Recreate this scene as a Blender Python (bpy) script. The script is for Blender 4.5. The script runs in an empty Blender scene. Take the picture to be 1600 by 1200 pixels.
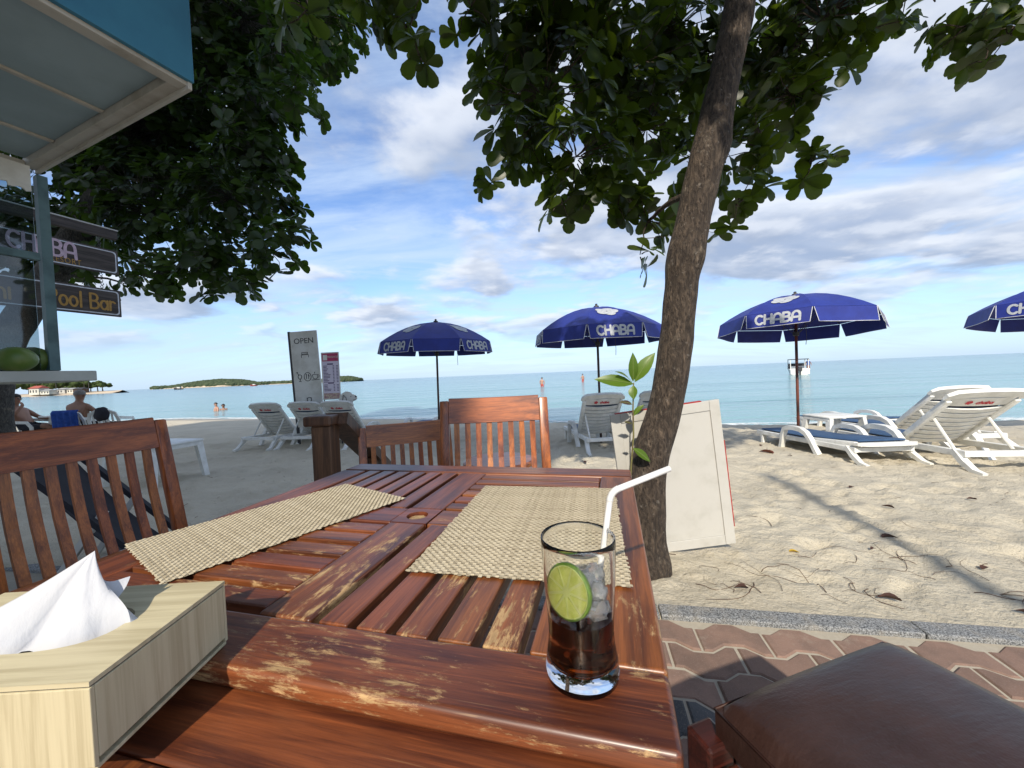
import bpy, bmesh, math, random
import numpy as np
from mathutils import Vector, Matrix, noise as mnoise
R = math.radians
random.seed(7)
rng = np.random.default_rng(11)
scene = bpy.context.scene
col = scene.collection

# ------------------------------------------------------------------ camera
CAM_H = 1.06
FPX = 601.0                       # focal length in pixels of a 1600 px wide picture
ROLL, PITCH = R(2.375), R(1.506)
cam_d = bpy.data.cameras.new('camera'); cam_d.sensor_width = 36; cam_d.lens = FPX / 1600 * 36
cam_d.clip_start = 0.02; cam_d.clip_end = 20000
cam = bpy.data.objects.new('camera', cam_d); col.objects.link(cam)
_f = Vector((0, math.cos(PITCH), -math.sin(PITCH))); _u0 = Vector((0, math.sin(PITCH), math.cos(PITCH))); _r0 = Vector((1, 0, 0))
_r = _r0 * math.cos(ROLL) - _u0 * math.sin(ROLL); _u = _r0 * math.sin(ROLL) + _u0 * math.cos(ROLL)
_m = Matrix((_r, _u, -_f)).transposed().to_4x4(); _m.translation = (0, 0, CAM_H)
cam.matrix_world = _m
scene.camera = cam

def at(px, py, y):
    """the point at depth y that the photograph shows at (px, py)"""
    u = (px - 800) / FPX; v = -(py - 600) / FPX
    d = _f + _r * u + _u * v
    return Vector((0, 0, CAM_H)) + d * (y / d.y)

def px_of(p):
    q = Vector(p) - Vector((0, 0, CAM_H)); dep = q.dot(_f)
    if dep < 0.05: return (-9999, -9999)
    return (800 + FPX * q.dot(_r) / dep, 600 - FPX * q.dot(_u) / dep)

# ------------------------------------------------------------------ light
SUN_EL = R(38); SUN_TRAVEL = Vector((0.22, 1.0, 0)).normalized()      # the way the light travels over the ground
sun_d = bpy.data.lights.new('sun', 'SUN'); sun_d.energy = 3.2; sun_d.angle = R(0.9); sun_d.color = (1, .91, .77)
sun = bpy.data.objects.new('sun', sun_d); col.objects.link(sun)
_sd = Vector((SUN_TRAVEL.x * math.cos(SUN_EL), SUN_TRAVEL.y * math.cos(SUN_EL), -math.sin(SUN_EL)))
sun.rotation_euler = _sd.to_track_quat('-Z', 'Y').to_euler(); sun.location = (-4, -12, 12)

world = bpy.data.worlds.new('World'); scene.world = world; world.use_nodes = True
def build_sky():
    nt = world.node_tree; N = nt.nodes; L = nt.links
    N.clear()
    out = N.new('ShaderNodeOutputWorld'); bg = N.new('ShaderNodeBackground'); L.new(bg.outputs[0], out.inputs[0])
    sky = N.new('ShaderNodeTexSky'); sky.sky_type = 'NISHITA'; sky.sun_disc = False
    sky.sun_elevation = SUN_EL
    sky.sun_rotation = math.atan2(-SUN_TRAVEL.x, -SUN_TRAVEL.y)
    sky.air_density = 1.0; sky.dust_density = 0.6; sky.ozone_density = 2.2
    tc = N.new('ShaderNodeTexCoord'); sep = N.new('ShaderNodeSeparateXYZ'); L.new(tc.outputs['Generated'], sep.inputs[0])
    def M(op, a, b=None, c=None, clamp=False):
        n = N.new('ShaderNodeMath'); n.operation = op; n.use_clamp = clamp
        for i, v in enumerate((a, b, c)):
            if v is None: continue
            if isinstance(v, (int, float)): n.inputs[i].default_value = v
            else: L.new(v, n.inputs[i])
        return n.outputs[0]
    def ramp(v, lo, hi, smooth=True):
        n = N.new('ShaderNodeMapRange'); n.interpolation_type = 'SMOOTHSTEP' if smooth else 'LINEAR'
        L.new(v, n.inputs[0]); n.inputs[1].default_value = lo; n.inputs[2].default_value = hi
        return n.outputs[0]
    def mix(f, a, b):
        n = N.new('ShaderNodeMix'); n.data_type = 'RGBA'
        if isinstance(f, float): n.inputs[0].default_value = f
        else: L.new(f, n.inputs[0])
        for i, v in ((6, a), (7, b)):
            if isinstance(v, tuple): n.inputs[i].default_value = (*v, 1)
            else: L.new(v, n.inputs[i])
        return n.outputs[2]
    zc = M('MAXIMUM', sep.outputs[2], 0.0)
    den = M('ADD', zc, 0.16)
    cx = M('DIVIDE', sep.outputs[0], den); cy = M('DIVIDE', sep.outputs[1], den)
    def cloud(sx, sy, dx, dy, scale, detail, rough, seed, dist=0.0):
        cmb = N.new('ShaderNodeCombineXYZ')
        L.new(M('MULTIPLY_ADD', cx, sx, dx), cmb.inputs[0]); L.new(M('MULTIPLY_ADD', cy, sy, dy), cmb.inputs[1]); cmb.inputs[2].default_value = seed
        n = N.new('ShaderNodeTexNoise'); n.inputs['Scale'].default_value = scale; n.inputs['Detail'].default_value = detail
        n.inputs['Roughness'].default_value = rough; n.inputs['Distortion'].default_value = dist
        L.new(cmb.outputs[0], n.inputs['Vector']); return n.outputs['Fac']
    # puffy broken cloud, wispy veil, and how many of them
    puff = cloud(1, 1.15, 0.35, 0.0, 1.15, 10, 0.55, 3.1, 0.2)
    puff_s = cloud(1, 1.15, 0.32, -0.17, 1.15, 4, 0.5, 3.1, 0.2)       # the same field a step towards the sun
    cover = cloud(1, 1, 4.0, 1.0, 0.42, 3, 0.5, 8.3)
    veil = cloud(0.55, 1.5, 2.0, 0, 1.5, 8, 0.62, 5.7, 0.7)
    dens = M('ADD', puff, M('MULTIPLY', M('SUBTRACT', cover, 0.5), 0.55))
    a_puff = ramp(dens, 0.41, 0.55)
    lit = ramp(M('SUBTRACT', puff, puff_s), -0.10, 0.13)
    thick = ramp(dens, 0.50, 0.72)
    a_veil = M('MULTIPLY', ramp(veil, 0.36, 0.72), 0.72)
    hz = ramp(zc, 0.0, 0.30)
    a_haze = M('MULTIPLY', M('SUBTRACT', 1.0, hz), 0.62)
    skyc = N.new('ShaderNodeMix'); skyc.data_type = 'RGBA'; skyc.blend_type = 'MULTIPLY'; skyc.inputs[0].default_value = 1
    L.new(sky.outputs[0], skyc.inputs[6]); skyc.inputs[7].default_value = SKY_TINT
    c = mix(a_haze, skyc.outputs[2], HAZE_C)
    c = mix(a_veil, c, VEIL_C)
    pc = mix(lit, CLOUD_DARK, CLOUD_LIT)
    pc = mix(M('MULTIPLY', thick, 0.75), pc, CLOUD_DARK)
    low = ramp(zc, 0.03, 0.17)
    c = mix(M('MULTIPLY', M('MULTIPLY', a_puff, 0.88), low), c, pc)
    lump = cloud(1, 1.1, 1.7, 0.4, 2.2, 9, 0.54, 6.4, 0.15); lump_s = cloud(1, 1.1, 1.68, 0.30, 2.2, 3, 0.5, 6.4, 0.15)
    dl = M('ADD', lump, M('MULTIPLY', M('SUBTRACT', cover, 0.5), 0.6))
    lc = mix(ramp(M('SUBTRACT', lump, lump_s), -0.11, 0.12), CLOUD_DARK, CLOUD_LIT)
    c = mix(M('MULTIPLY', M('MULTIPLY', ramp(dl, 0.49, 0.62), 0.55), low), c, lc)
    L.new(c, bg.inputs[0]); bg.inputs[1].default_value = 0.1
SKY_TINT = (1.08, 1.2, 1.42, 1)
HAZE_C = (3.2, 4.7, 6.4); VEIL_C = (4.2, 5.2, 6.6); CLOUD_LIT = (5.7, 6.0, 6.5); CLOUD_DARK = (2.4, 2.9, 3.9)
build_sky()
scene.view_settings.view_transform = 'Standard'; scene.view_settings.look = 'None'
scene.view_settings.exposure = 0.7; scene.view_settings.gamma = 1
scene.cycles.use_denoising = True
scene.cycles.max_bounces = 10; scene.cycles.transmission_bounces = 10; scene.cycles.transparent_max_bounces = 12; scene.cycles.diffuse_bounces = 4

# ------------------------------------------------------------------ material kit
class NT:
    def __init__(s, name):
        s.m = bpy.data.materials.new(name); s.m.use_nodes = True; s.t = s.m.node_tree; s.N = s.t.nodes; s.L = s.t.links
        s.b = s.N['Principled BSDF']; s.out = s.N['Material Output']; s._tc = None
    def tc(s, kind='Object'):
        if s._tc is None: s._tc = s.N.new('ShaderNodeTexCoord')
        return s._tc.outputs[kind]
    def rnd(s):
        return s.N.new('ShaderNodeObjectInfo').outputs['Random']
    def put(s, sock, v):
        if isinstance(v, bpy.types.NodeSocket): s.L.new(v, sock)
        elif isinstance(v, (tuple, list)) and sock.type == 'RGBA': sock.default_value = (*v[:3], 1)
        else: sock.default_value = v
    def math(s, op, a, b=None, clamp=False):
        n = s.N.new('ShaderNodeMath'); n.operation = op; n.use_clamp = clamp; s.put(n.inputs[0], a)
        if b is not None: s.put(n.inputs[1], b)
        return n.outputs[0]
    def mapping(s, vec=None, scale=(1, 1, 1), loc=(0, 0, 0), rot=(0, 0, 0)):
        n = s.N.new('ShaderNodeMapping'); s.L.new(vec or s.tc(), n.inputs[0])
        s.put(n.inputs['Location'], loc); n.inputs['Rotation'].default_value = rot; n.inputs['Scale'].default_value = scale
        return n.outputs[0]
    def offset(s, vec, k=7.0):
        v = s.N.new('ShaderNodeVectorMath'); v.operation = 'ADD'; s.L.new(vec, v.inputs[0])
        c = s.N.new('ShaderNodeCombineXYZ'); r = s.math('MULTIPLY', s.rnd(), k)
        for i in range(3): s.L.new(r, c.inputs[i])
        s.L.new(c.outputs[0], v.inputs[1]); return v.outputs[0]
    def noise(s, scale, detail=4, rough=.55, vec=None, dist=0.0, color=False):
        n = s.N.new('ShaderNodeTexNoise'); n.inputs['Scale'].default_value = scale; n.inputs['Detail'].default_value = detail
        n.inputs['Roughness'].default_value = rough; n.inputs['Distortion'].default_value = dist
        s.L.new(vec or s.tc(), n.inputs['Vector']); return n.outputs['Color' if color else 'Fac']
    def voro(s, scale, vec=None, feature='F1', out='Distance'):
        n = s.N.new('ShaderNodeTexVoronoi'); n.feature = feature; n.inputs['Scale'].default_value = scale
        s.L.new(vec or s.tc(), n.inputs['Vector']); return n.outputs[out]
    def wave(s, scale, dist, vec=None, detail=2, direction='X'):
        n = s.N.new('ShaderNodeTexWave'); n.bands_direction = direction; n.inputs['Scale'].default_value = scale; n.inputs['Distortion'].default_value = dist
        n.inputs['Detail'].default_value = detail; s.L.new(vec or s.tc(), n.inputs['Vector']); return n.outputs['Fac']
    def ramp(s, v, lo, hi, smooth=True):
        n = s.N.new('ShaderNodeMapRange'); n.interpolation_type = 'SMOOTHSTEP' if smooth else 'LINEAR'
        s.put(n.inputs[0], v); s.put(n.inputs[1], lo); s.put(n.inputs[2], hi); return n.outputs[0]
    def mix(s, f, a, b, blend='MIX'):
        n = s.N.new('ShaderNodeMix'); n.data_type = 'RGBA'; n.blend_type = blend
        s.put(n.inputs[0], f); s.put(n.inputs[6], a); s.put(n.inputs[7], b); return n.outputs[2]
    def bump(s, h, strength=.3, dist=.01, normal=None):
        n = s.N.new('ShaderNodeBump'); n.inputs['Strength'].default_value = strength; n.inputs['Distance'].default_value = dist
        s.L.new(h, n.inputs['Height'])
        if normal: s.L.new(normal, n.inputs['Normal'])
        s.L.new(n.outputs[0], s.b.inputs['Normal']); return n.outputs[0]
    def set(s, **k):
        for a, v in k.items(): s.put(s.b.inputs[a.replace('_', ' ')], v)
        return s

def simple(name, c1, c2=None, scale=20, rough=.5, bump=0.0, bscale=60, bdist=.003, spec=.5, lo=.35, hi=.65, **k):
    t = NT(name); c2 = c2 or tuple(x * .8 for x in c1)
    f = t.ramp(t.noise(scale, 5, .6, t.offset(t.tc())), lo, hi)
    t.set(Base_Color=t.mix(f, c1, c2), Roughness=rough); t.b.inputs['Specular IOR Level'].default_value = spec
    if bump: t.bump(t.noise(bscale, 5, .6), bump, bdist)
    for a, v in k.items(): t.put(t.b.inputs[a.replace('_', ' ')], v)
    return t.m

def wood(name, dark, mid, pale, axis='X', wear=.5, rough=.28, scale=1.0, vary=.25, edge=None, coat=.5):
    """varnished plank: grain along one axis, worn bare patches that follow the grain"""
    t = NT(name)
    st = {'X': (1.2, 16, 16), 'Y': (16, 1.2, 16), 'Z': (16, 16, 1.2)}[axis]
    vec = t.offset(t.tc(), 11.0)
    v = t.mapping(vec, tuple(x * scale for x in st))
    g = t.noise(2.2, 7, .62, v, .6); fine = t.noise(11, 4, .7, v, .3); hair = t.noise(1.0, 4, .7, t.mapping(vec, {'X': (9, 330, 330), 'Y': (330, 9, 330), 'Z': (330, 330, 9)}[axis]), .1)
    big = t.noise(1.7 * scale, 3, .5, vec)
    c = t.mix(t.ramp(g, .3, .72), dark, mid)
    c = t.mix(t.math('MULTIPLY', t.ramp(fine, .55, .8), .35), c, tuple(x * .45 for x in dark))
    c = t.mix(t.math('MULTIPLY', t.ramp(hair, .44, .72), .40), c, tuple(x * .35 for x in dark)); c = t.mix(t.math('MULTIPLY', t.ramp(hair, .46, .30), .30), c, tuple(min(1, x * 1.7) for x in mid))
    hs = t.N.new('ShaderNodeHueSaturation'); t.put(hs.inputs['Color'], c)
    t.put(hs.inputs['Value'], t.math('ADD', 1 - vary / 2, t.math('MULTIPLY', t.rnd(), vary)))
    t.put(hs.inputs['Hue'], t.math('ADD', .492, t.math('MULTIPLY', t.rnd(), .014)))
    c = hs.outputs[0]
    wn = t.math('ADD', t.math('ADD', t.math('MULTIPLY', t.noise(7.5, 9, .80, t.mapping(vec, tuple((x * .42 + 1.2) * scale for x in st)), .3), .50), t.math('MULTIPLY', t.noise(7.0 * scale, 5, .65, vec), .34)), t.math('MULTIPLY', big, .18))
    if edge is not None: wn = t.math('ADD', wn, edge(t))
    w = t.ramp(wn, .66 - .10 * wear, .72 - .10 * wear)
    scr = t.ramp(t.noise(1.0, 3, .5, t.mapping(vec, {'X': (5, 210, 60), 'Y': (210, 5, 60), 'Z': (210, 60, 5)}[axis], rot=(0, 0, .13)), .2), .70, .75)
    w = t.math('MAXIMUM', w, t.math('MULTIPLY', scr, .55 * wear))
    c2 = t.mix(t.ramp(fine, .35, .7), pale, tuple(x * .55 for x in pale))
    t.set(Base_Color=t.mix(w, c, c2), Roughness=t.math('ADD', t.math('MULTIPLY', w, .3), t.math('ADD', rough, t.math('MULTIPLY', fine, .12))))
    t.b.inputs['Coat Weight'].default_value = coat * .6; t.b.inputs['Coat Roughness'].default_value = .26
    t.bump(t.math('SUBTRACT', t.math('MULTIPLY', fine, .6), t.math('MULTIPLY', w, .8)), .25, .0012)
    return t.m

MT = {}
RED = ((.058, .014, .006), (.250, .074, .020), (.52, .33, .15))
def near_edge(t):
    # the seaward half keeps its varnish; elbows and plates wore the rest
    sep = t.N.new('ShaderNodeSeparateXYZ'); t.L.new(t.tc(), sep.inputs[0])
    return t.math('MULTIPLY', t.ramp(sep.outputs[1], .25, -.5), .085)
MT['top_x'] = wood('table_wood_x', *RED, axis='X', wear=.52, rough=.40, edge=near_edge)
MT['top_y'] = wood('table_wood_y', *RED, axis='Y', wear=.52, rough=.40, edge=near_edge)
CH = ((.14, .034, .008), (.46, .14, .028), (.60, .34, .12))
MT['chair_x'] = wood('chair_wood_x', *CH, axis='X', wear=.05, rough=.3)
MT['chair_z'] = wood('chair_wood_z', *CH, axis='Z', wear=.3, rough=.3)
MT['rail_wood'] = wood('railing_wood', (.045, .022, .012), (.15, .075, .035), (.26, .17, .10), axis='Z', wear=.35, rough=.5, coat=.1)
MT['dark_wood'] = wood('stool_wood', (.02, .006, .004), (.075, .018, .01), (.2, .09, .04), axis='X', wear=.1, rough=.35)
MT['white_plastic'] = simple('white_plastic', (.78, .78, .75), (.66, .66, .62), 9, .42, .05, 40, .001)
MT['navy'] = simple('navy_fabric', (.028, .070, .155), (.04, .095, .195), 12, .75, .25, 350, .002)
MT['blue_canvas'] = simple('blue_canvas', (.007, .017, .175), (.010, .026, .235), 5, .62, .12, 30, .01, lo=.3, hi=.75)
MT['grey_print'] = simple('grey_print', (.46, .48, .50), (.36, .38, .41), 30, .7)
MT['white_print'] = simple('piping', (.66, .68, .72), None, 30, .6)
MT['pole_dark'] = simple('dark_pole', (.035, .022, .018), (.10, .035, .022), 6, .45)
MT['pole_brown'] = simple('brown_pole', (.17, .05, .028), (.05, .02, .015), 3.2, .5, lo=.45, hi=.6)
MT['white_paint'] = simple('white_paint', (.74, .73, .68), (.60, .58, .52), 4, .5, .1, 30, .002)
MT['old_white'] = simple('old_white_paint', (.50, .49, .455), (.42, .41, .37), 7, .55, .12, 45, .003, lo=.45, hi=.8)
MT['red_paint'] = simple('red_paint', (.42, .02, .015), (.30, .02, .015), 25, .5)
MT['red_print'] = simple('red_print', (.62, .03, .05), None, 25, .6)
MT['black'] = simple('black_print', (.012, .012, .014), None, 20, .6)
MT['dark_grey'] = simple('dark_grey', (.05, .05, .055), None, 20, .6)
MT['granite'] = None

def mk_special():
    # granite kerb
    t = NT('granite'); n = t.noise(160, 3, .8); n2 = t.noise(14, 4, .6)
    c = t.mix(t.ramp(n, .38, .62), (.045, .048, .05), (.33, .34, .345)); c = t.mix(t.math('MULTIPLY', t.ramp(n2, .45, .75), .4), c, (.36, .32, .25))
    t.set(Base_Color=c, Roughness=.75); t.bump(n, .4, .004); MT['granite'] = t.m
    for key, a, b in (('paver_red', (.235, .148, .112), (.165, .108, .084)), ('paver_grey', (.075, .08, .085), (.05, .055, .06))):
        t = NT(key); n = t.noise(220, 3, .8, t.offset(t.tc())); n2 = t.noise(9, 5, .65, t.offset(t.tc()))
        c = t.mix(t.ramp(n2, .35, .7), a, b)
        hs = t.N.new('ShaderNodeHueSaturation'); t.put(hs.inputs['Color'], c); t.put(hs.inputs['Value'], t.math('ADD', .8, t.math('MULTIPLY', t.rnd(), .4)))
        c = t.mix(t.math('MULTIPLY', t.ramp(n, .52, .7), .35), hs.outputs[0], (.36, .29, .24))
        c = t.mix(t.math('MULTIPLY', t.ramp(t.noise(5.5, 6, .7, t.offset(t.tc(), 3)), .58, .74), .5), c, (.42, .37, .29))
        t.set(Base_Color=c, Roughness=.85); t.bump(n, .35, .002); MT[key] = t.m
    t = NT('paving_mortar'); t.set(Base_Color=t.mix(t.noise(60, 4), (.46, .42, .34), (.33, .29, .23)), Roughness=.95); t.bump(t.noise(120, 3), .4, .004); MT['mortar'] = t.m
    # sand
    t = NT('sand'); p = t.tc()
    f1 = t.noise(420, 2, .7, p); f2 = t.noise(38, 5, .65, p); f3 = t.noise(1.3, 5, .6, p)
    c = t.mix(t.ramp(f3, .35, .7), (.57, .515, .40), (.49, .44, .34))
    c = t.mix(t.math('MULTIPLY', t.ramp(f1, .5, .75), .45), c, (.27, .22, .155))
    c = t.mix(t.math('MULTIPLY', t.ramp(f2, .62, .8), .3), c, (.36, .30, .21))
    sp = t.ramp(t.voro(55, p), .06, .04); spk = t.ramp(t.noise(7, 3, .6, p), .50, .66)
    c = t.mix(t.math('MULTIPLY', t.math('MULTIPLY', sp, spk), .8), c, (.06, .04, .03))
    sep = t.N.new('ShaderNodeSeparateXYZ'); t.L.new(p, sep.inputs[0])
    wet = t.ramp(t.math('ADD', sep.outputs[2], t.math('MULTIPLY', t.math('SUBTRACT', f3, .5), .06)), -.47, -.52)
    c = t.mix(wet, c, (.30, .25, .18))
    t.set(Base_Color=c, Roughness=t.math('SUBTRACT', .95, t.math('MULTIPLY', wet, .55)))
    f4 = t.noise(11, 5, .6, p, .4); b0 = t.bump(f4, .7, .04); b1 = t.bump(f2, .8, .02, b0); t.bump(f1, .45, .004, b1); MT['sand'] = t.m
    # sea
    t = NT('sea_water'); p = t.tc(); sep = t.N.new('ShaderNodeSeparateXYZ'); t.L.new(p, sep.inputs[0])
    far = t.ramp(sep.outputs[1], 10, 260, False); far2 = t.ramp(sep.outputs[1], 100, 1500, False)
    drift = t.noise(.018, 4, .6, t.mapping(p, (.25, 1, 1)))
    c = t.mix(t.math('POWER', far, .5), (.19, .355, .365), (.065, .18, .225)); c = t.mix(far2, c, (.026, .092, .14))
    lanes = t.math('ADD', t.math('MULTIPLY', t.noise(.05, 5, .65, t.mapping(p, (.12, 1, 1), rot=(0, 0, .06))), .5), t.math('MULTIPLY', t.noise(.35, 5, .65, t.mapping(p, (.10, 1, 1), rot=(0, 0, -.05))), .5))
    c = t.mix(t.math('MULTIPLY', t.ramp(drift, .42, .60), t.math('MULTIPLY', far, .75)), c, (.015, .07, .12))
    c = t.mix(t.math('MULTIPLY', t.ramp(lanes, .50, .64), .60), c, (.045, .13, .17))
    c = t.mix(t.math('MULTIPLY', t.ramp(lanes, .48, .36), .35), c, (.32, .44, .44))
    t.set(Base_Color=c, Roughness=.13); t.b.inputs['IOR'].default_value = 1.333
    w1 = t.noise(1.5, 5, .62, t.mapping(p, (.42, 1.25, 1), rot=(0, 0, .25)), .4); w2 = t.noise(6.5, 3, .6, t.mapping(p, (.5, 1.2, 1)))
    w3 = t.noise(.16, 4, .6, t.mapping(p, (.22, 1.2, 1), rot=(0, 0, .2)))
    h = t.math('ADD', t.math('ADD', t.math('MULTIPLY', w1, .13), t.math('MULTIPLY', w2, .018)), t.math('MULTIPLY', w3, .9))
    t.bump(h, 1.0, 1.0); MT['sea'] = t.m
    t = NT('wash_foam'); f = t.noise(5, 7, .75, t.mapping(t.tc(), (.4, 1, 1))); t.set(Base_Color=(.8, .82, .8), Roughness=.8, Alpha=t.ramp(f, .42, .6)); MT['foam'] = t.m
    # bark
    for key, a, b, sc in (('bark_near', (.15, .11, .078), (.022, .015, .011), 1.0), ('bark_far', (.13, .12, .105), (.035, .03, .026), .8)):
        t = NT(key); v = t.mapping(t.tc(), (36 * sc, 36 * sc, 10 * sc)); n = t.noise(1.5, 8, .72, v, .6); r = t.voro(1.3, t.mapping(t.tc(), (52 * sc, 52 * sc, 19 * sc)))
        h = t.math('MULTIPLY', t.ramp(n, .32, .68), t.ramp(r, .0, .45))
        c = t.mix(h, b, a); lich = t.ramp(t.noise(9, 6, .7), .57, .72)
        c = t.mix(t.math('MULTIPLY', lich, .5), c, (.33, .27, .20)); c = t.mix(t.math('MULTIPLY', t.ramp(t.noise(28, 4, .7), .6, .7), .5), c, (.36, .32, .27))
        t.set(Base_Color=c, Roughness=.9); t.bump(h, .9, .018); MT[key] = t.m
    # leaves
    for key, a, b, tr in (('leaf_near', (.011, .021, .004), (.030, .046, .007), (.13, .20, .010)), ('leaf_far', (.010, .020, .005), (.028, .046, .009), (.08, .15, .012)), ('leaf_young', (.065, .125, .010), (.11, .19, .018), (.22, .36, .03))):
        t = NT(key); rn = t.rnd() if key != 'x' else None
        n = t.noise(3.0, 3, .6, t.tc()); at_ = t.N.new('ShaderNodeAttribute'); at_.attribute_name = 'tint'
        c = t.mix(t.math('MULTIPLY', t.math('ADD', at_.outputs['Fac'], n), .6, True), a, b)
        t.set(Base_Color=c, Roughness=.38); t.b.inputs['Specular IOR Level'].default_value = .4
        tl = t.N.new('ShaderNodeBsdfTranslucent'); tl.inputs[0].default_value = (*tr, 1)
        ms = t.N.new('ShaderNodeMixShader'); ms.inputs[0].default_value = .34
        t.L.new(t.b.outputs[0], ms.inputs[1]); t.L.new(tl.outputs[0], ms.inputs[2]); t.L.new(ms.outputs[0], t.out.inputs[0]); MT[key] = t.m
    # straw weave
    t = NT('woven_straw'); n = t.noise(26, 4, .6); n2 = t.noise(300, 2, .6, t.mapping(t.tc(), (1, 1, 1)))
    at_ = t.N.new('ShaderNodeAttribute'); at_.attribute_name = 'tint'
    c = t.mix(at_.outputs['Fac'], (.55, .475, .335), (.30, .245, .16)); c = t.mix(t.math('MULTIPLY', t.ramp(n, .5, .75), .35), c, (.60, .54, .41))
    t.set(Base_Color=c, Roughness=.7); t.bump(n2, .3, .001); MT['straw_weave'] = t.m
    # box veneer
    for key, st in (('veneer_h', (2.2, 60, 60)), ('veneer_v', (60, 60, 2.2))):
        t = NT(key); v = t.mapping(t.tc(), st); n = t.noise(1.6, 6, .65, v, .3); n2 = t.noise(6, 3)
        c = t.mix(t.ramp(n, .38, .66), (.60, .53, .34), (.44, .375, .225)); c = t.mix(t.math('MULTIPLY', n2, .2), c, (.55, .47, .33))
        t.set(Base_Color=c, Roughness=.5); t.bump(n, .15, .0008); MT[key] = t.m
    t = NT('tissue_paper'); t.set(Base_Color=(.52, .53, .56), Roughness=.9); t.b.inputs['Subsurface Weight'].default_value = 0.0; t.bump(t.noise(28, 5, .6, t.mapping(t.tc(), (1.5, 1.5, .5))), .35, .006); MT['tissue'] = t.m
    t = NT('clear_glass'); t.set(Base_Color=(.985, .995, .99), Roughness=.0); t.b.inputs['Transmission Weight'].default_value = 1; t.b.inputs['IOR'].default_value = 1.38; MT['glass'] = t.m
    t = NT('ice'); t.set(Base_Color=(.97, .98, .98), Roughness=t.math('MULTIPLY', t.ramp(t.noise(60, 3), .45, .75), .22)); t.b.inputs['Transmission Weight'].default_value = .78; t.b.inputs['IOR'].default_value = 1.31; t.bump(t.noise(45, 4), .4, .003); MT['ice'] = t.m
    t = NT('cola'); t.set(Base_Color=(.75, .36, .12), Roughness=0.0); t.b.inputs['Transmission Weight'].default_value = 1; t.b.inputs['IOR'].default_value = 1.34
    va = t.N.new('ShaderNodeVolumeAbsorption'); va.inputs[0].default_value = (.50, .16, .03, 1); va.inputs[1].default_value = 55; t.L.new(va.outputs[0], t.out.inputs['Volume']); MT['cola'] = t.m
    t = NT('window_glass'); gl = t.N.new('ShaderNodeBsdfGlossy'); gl.inputs['Roughness'].default_value = .03; trp = t.N.new('ShaderNodeBsdfTransparent'); trp.inputs[0].default_value = (.66, .74, .76, 1)
    ms = t.N.new('ShaderNodeMixShader'); fr = t.N.new('ShaderNodeFresnel'); fr.inputs[0].default_value = 1.5
    t.L.new(t.math('ADD', t.math('MULTIPLY', fr.outputs[0], .7), .07), ms.inputs[0]); t.L.new(trp.outputs[0], ms.inputs[1]); t.L.new(gl.outputs[0], ms.inputs[2]); t.L.new(ms.outputs[0], t.out.inputs[0]); MT['pane'] = t.m
    # leather
    t = NT('brown_leather'); n = t.voro(260, feature='F1'); n2 = t.noise(6, 5, .6); cr = t.noise(3.2, 5, .62, t.mapping(t.tc(), (.7, 2.2, 1), rot=(0, 0, .6)))
    c = t.mix(t.ramp(n2, .35, .7), (.028, .013, .010), (.044, .022, .018)); c = t.mix(t.math('MULTIPLY', t.ramp(cr, .55, .75), .5), c, (.07, .045, .04))
    t.set(Base_Color=c, Roughness=t.math('ADD', .27, t.math('MULTIPLY', n2, .2))); b1 = t.bump(cr, .5, .018); t.bump(n, .18, .0012, b1); MT['leather'] = t.m
    t = NT('weathered_sign_board'); v = t.mapping(t.tc(), (2, 30, 30)); n = t.noise(1.5, 6, .65, v); t.set(Base_Color=t.mix(t.ramp(n, .3, .7), (.030, .024, .021), (.085, .068, .060)), Roughness=.75); t.bump(n, .3, .004); MT['sign_board'] = t.m
    t = NT('coconut_husk'); n = t.noise(7, 5, .6); t.set(Base_Color=t.mix(t.ramp(n, .35, .7), (.085, .15, .02), (.16, .19, .045)), Roughness=.42); t.bump(t.noise(25, 4), .1, .004); MT['coconut'] = t.m
mk_special()
MT['pale_blue'] = simple('pale_blue_panel', (.33, .42, .45), (.28, .36, .385), 2.5, .7, .05, 60, .001)
MT['teal_blue'] = simple('blue_fascia_paint', (.045, .20, .31), (.035, .16, .26), 3, .6, .05, 40, .001)
MT['cream_trim'] = simple('cream_trim_paint', (.50, .47, .41), (.36, .32, .26), 6, .65, .2, 40, .003, lo=.45, hi=.75)
MT['blue_post'] = simple('blue_grey_post_paint', (.10, .17, .175), (.055, .10, .105), 7, .6, .2, 30, .004, lo=.4, hi=.7)
MT['slab'] = simple('grey_white_ledge', (.50, .51, .47), (.42, .43, .39), 6, .7, .1, 40, .002)
MT['gold_paint'] = simple('gold_paint', (.42, .23, .045), None, 40, .6)
MT['pink_paint'] = simple('pink_paint', (.60, .44, .52), None, 40, .6)
MT['skin_tan'] = simple('tan_skin', (.30, .15, .09), (.25, .12, .07), 8, .5)
MT['skin_pale'] = simple('fair_skin', (.48, .27, .19), (.42, .23, .16), 8, .5)
MT['hair_dark'] = simple('dark_hair', (.02, .015, .012), None, 40, .6, .4, 120, .01)
MT['hair_grey'] = simple('grey_hair', (.22, .20, .18), None, 40, .7, .4, 120, .01)
MT['cloth_dark'] = simple('dark_cloth', (.02, .02, .028), None, 20, .85)
MT['cloth_red'] = simple('red_cloth', (.55, .10, .07), None, 20, .8)
MT['towel_blue'] = simple('blue_towel', (.012, .05, .24), (.02, .075, .34), 14, .95, .5, 200, .006)

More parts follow.
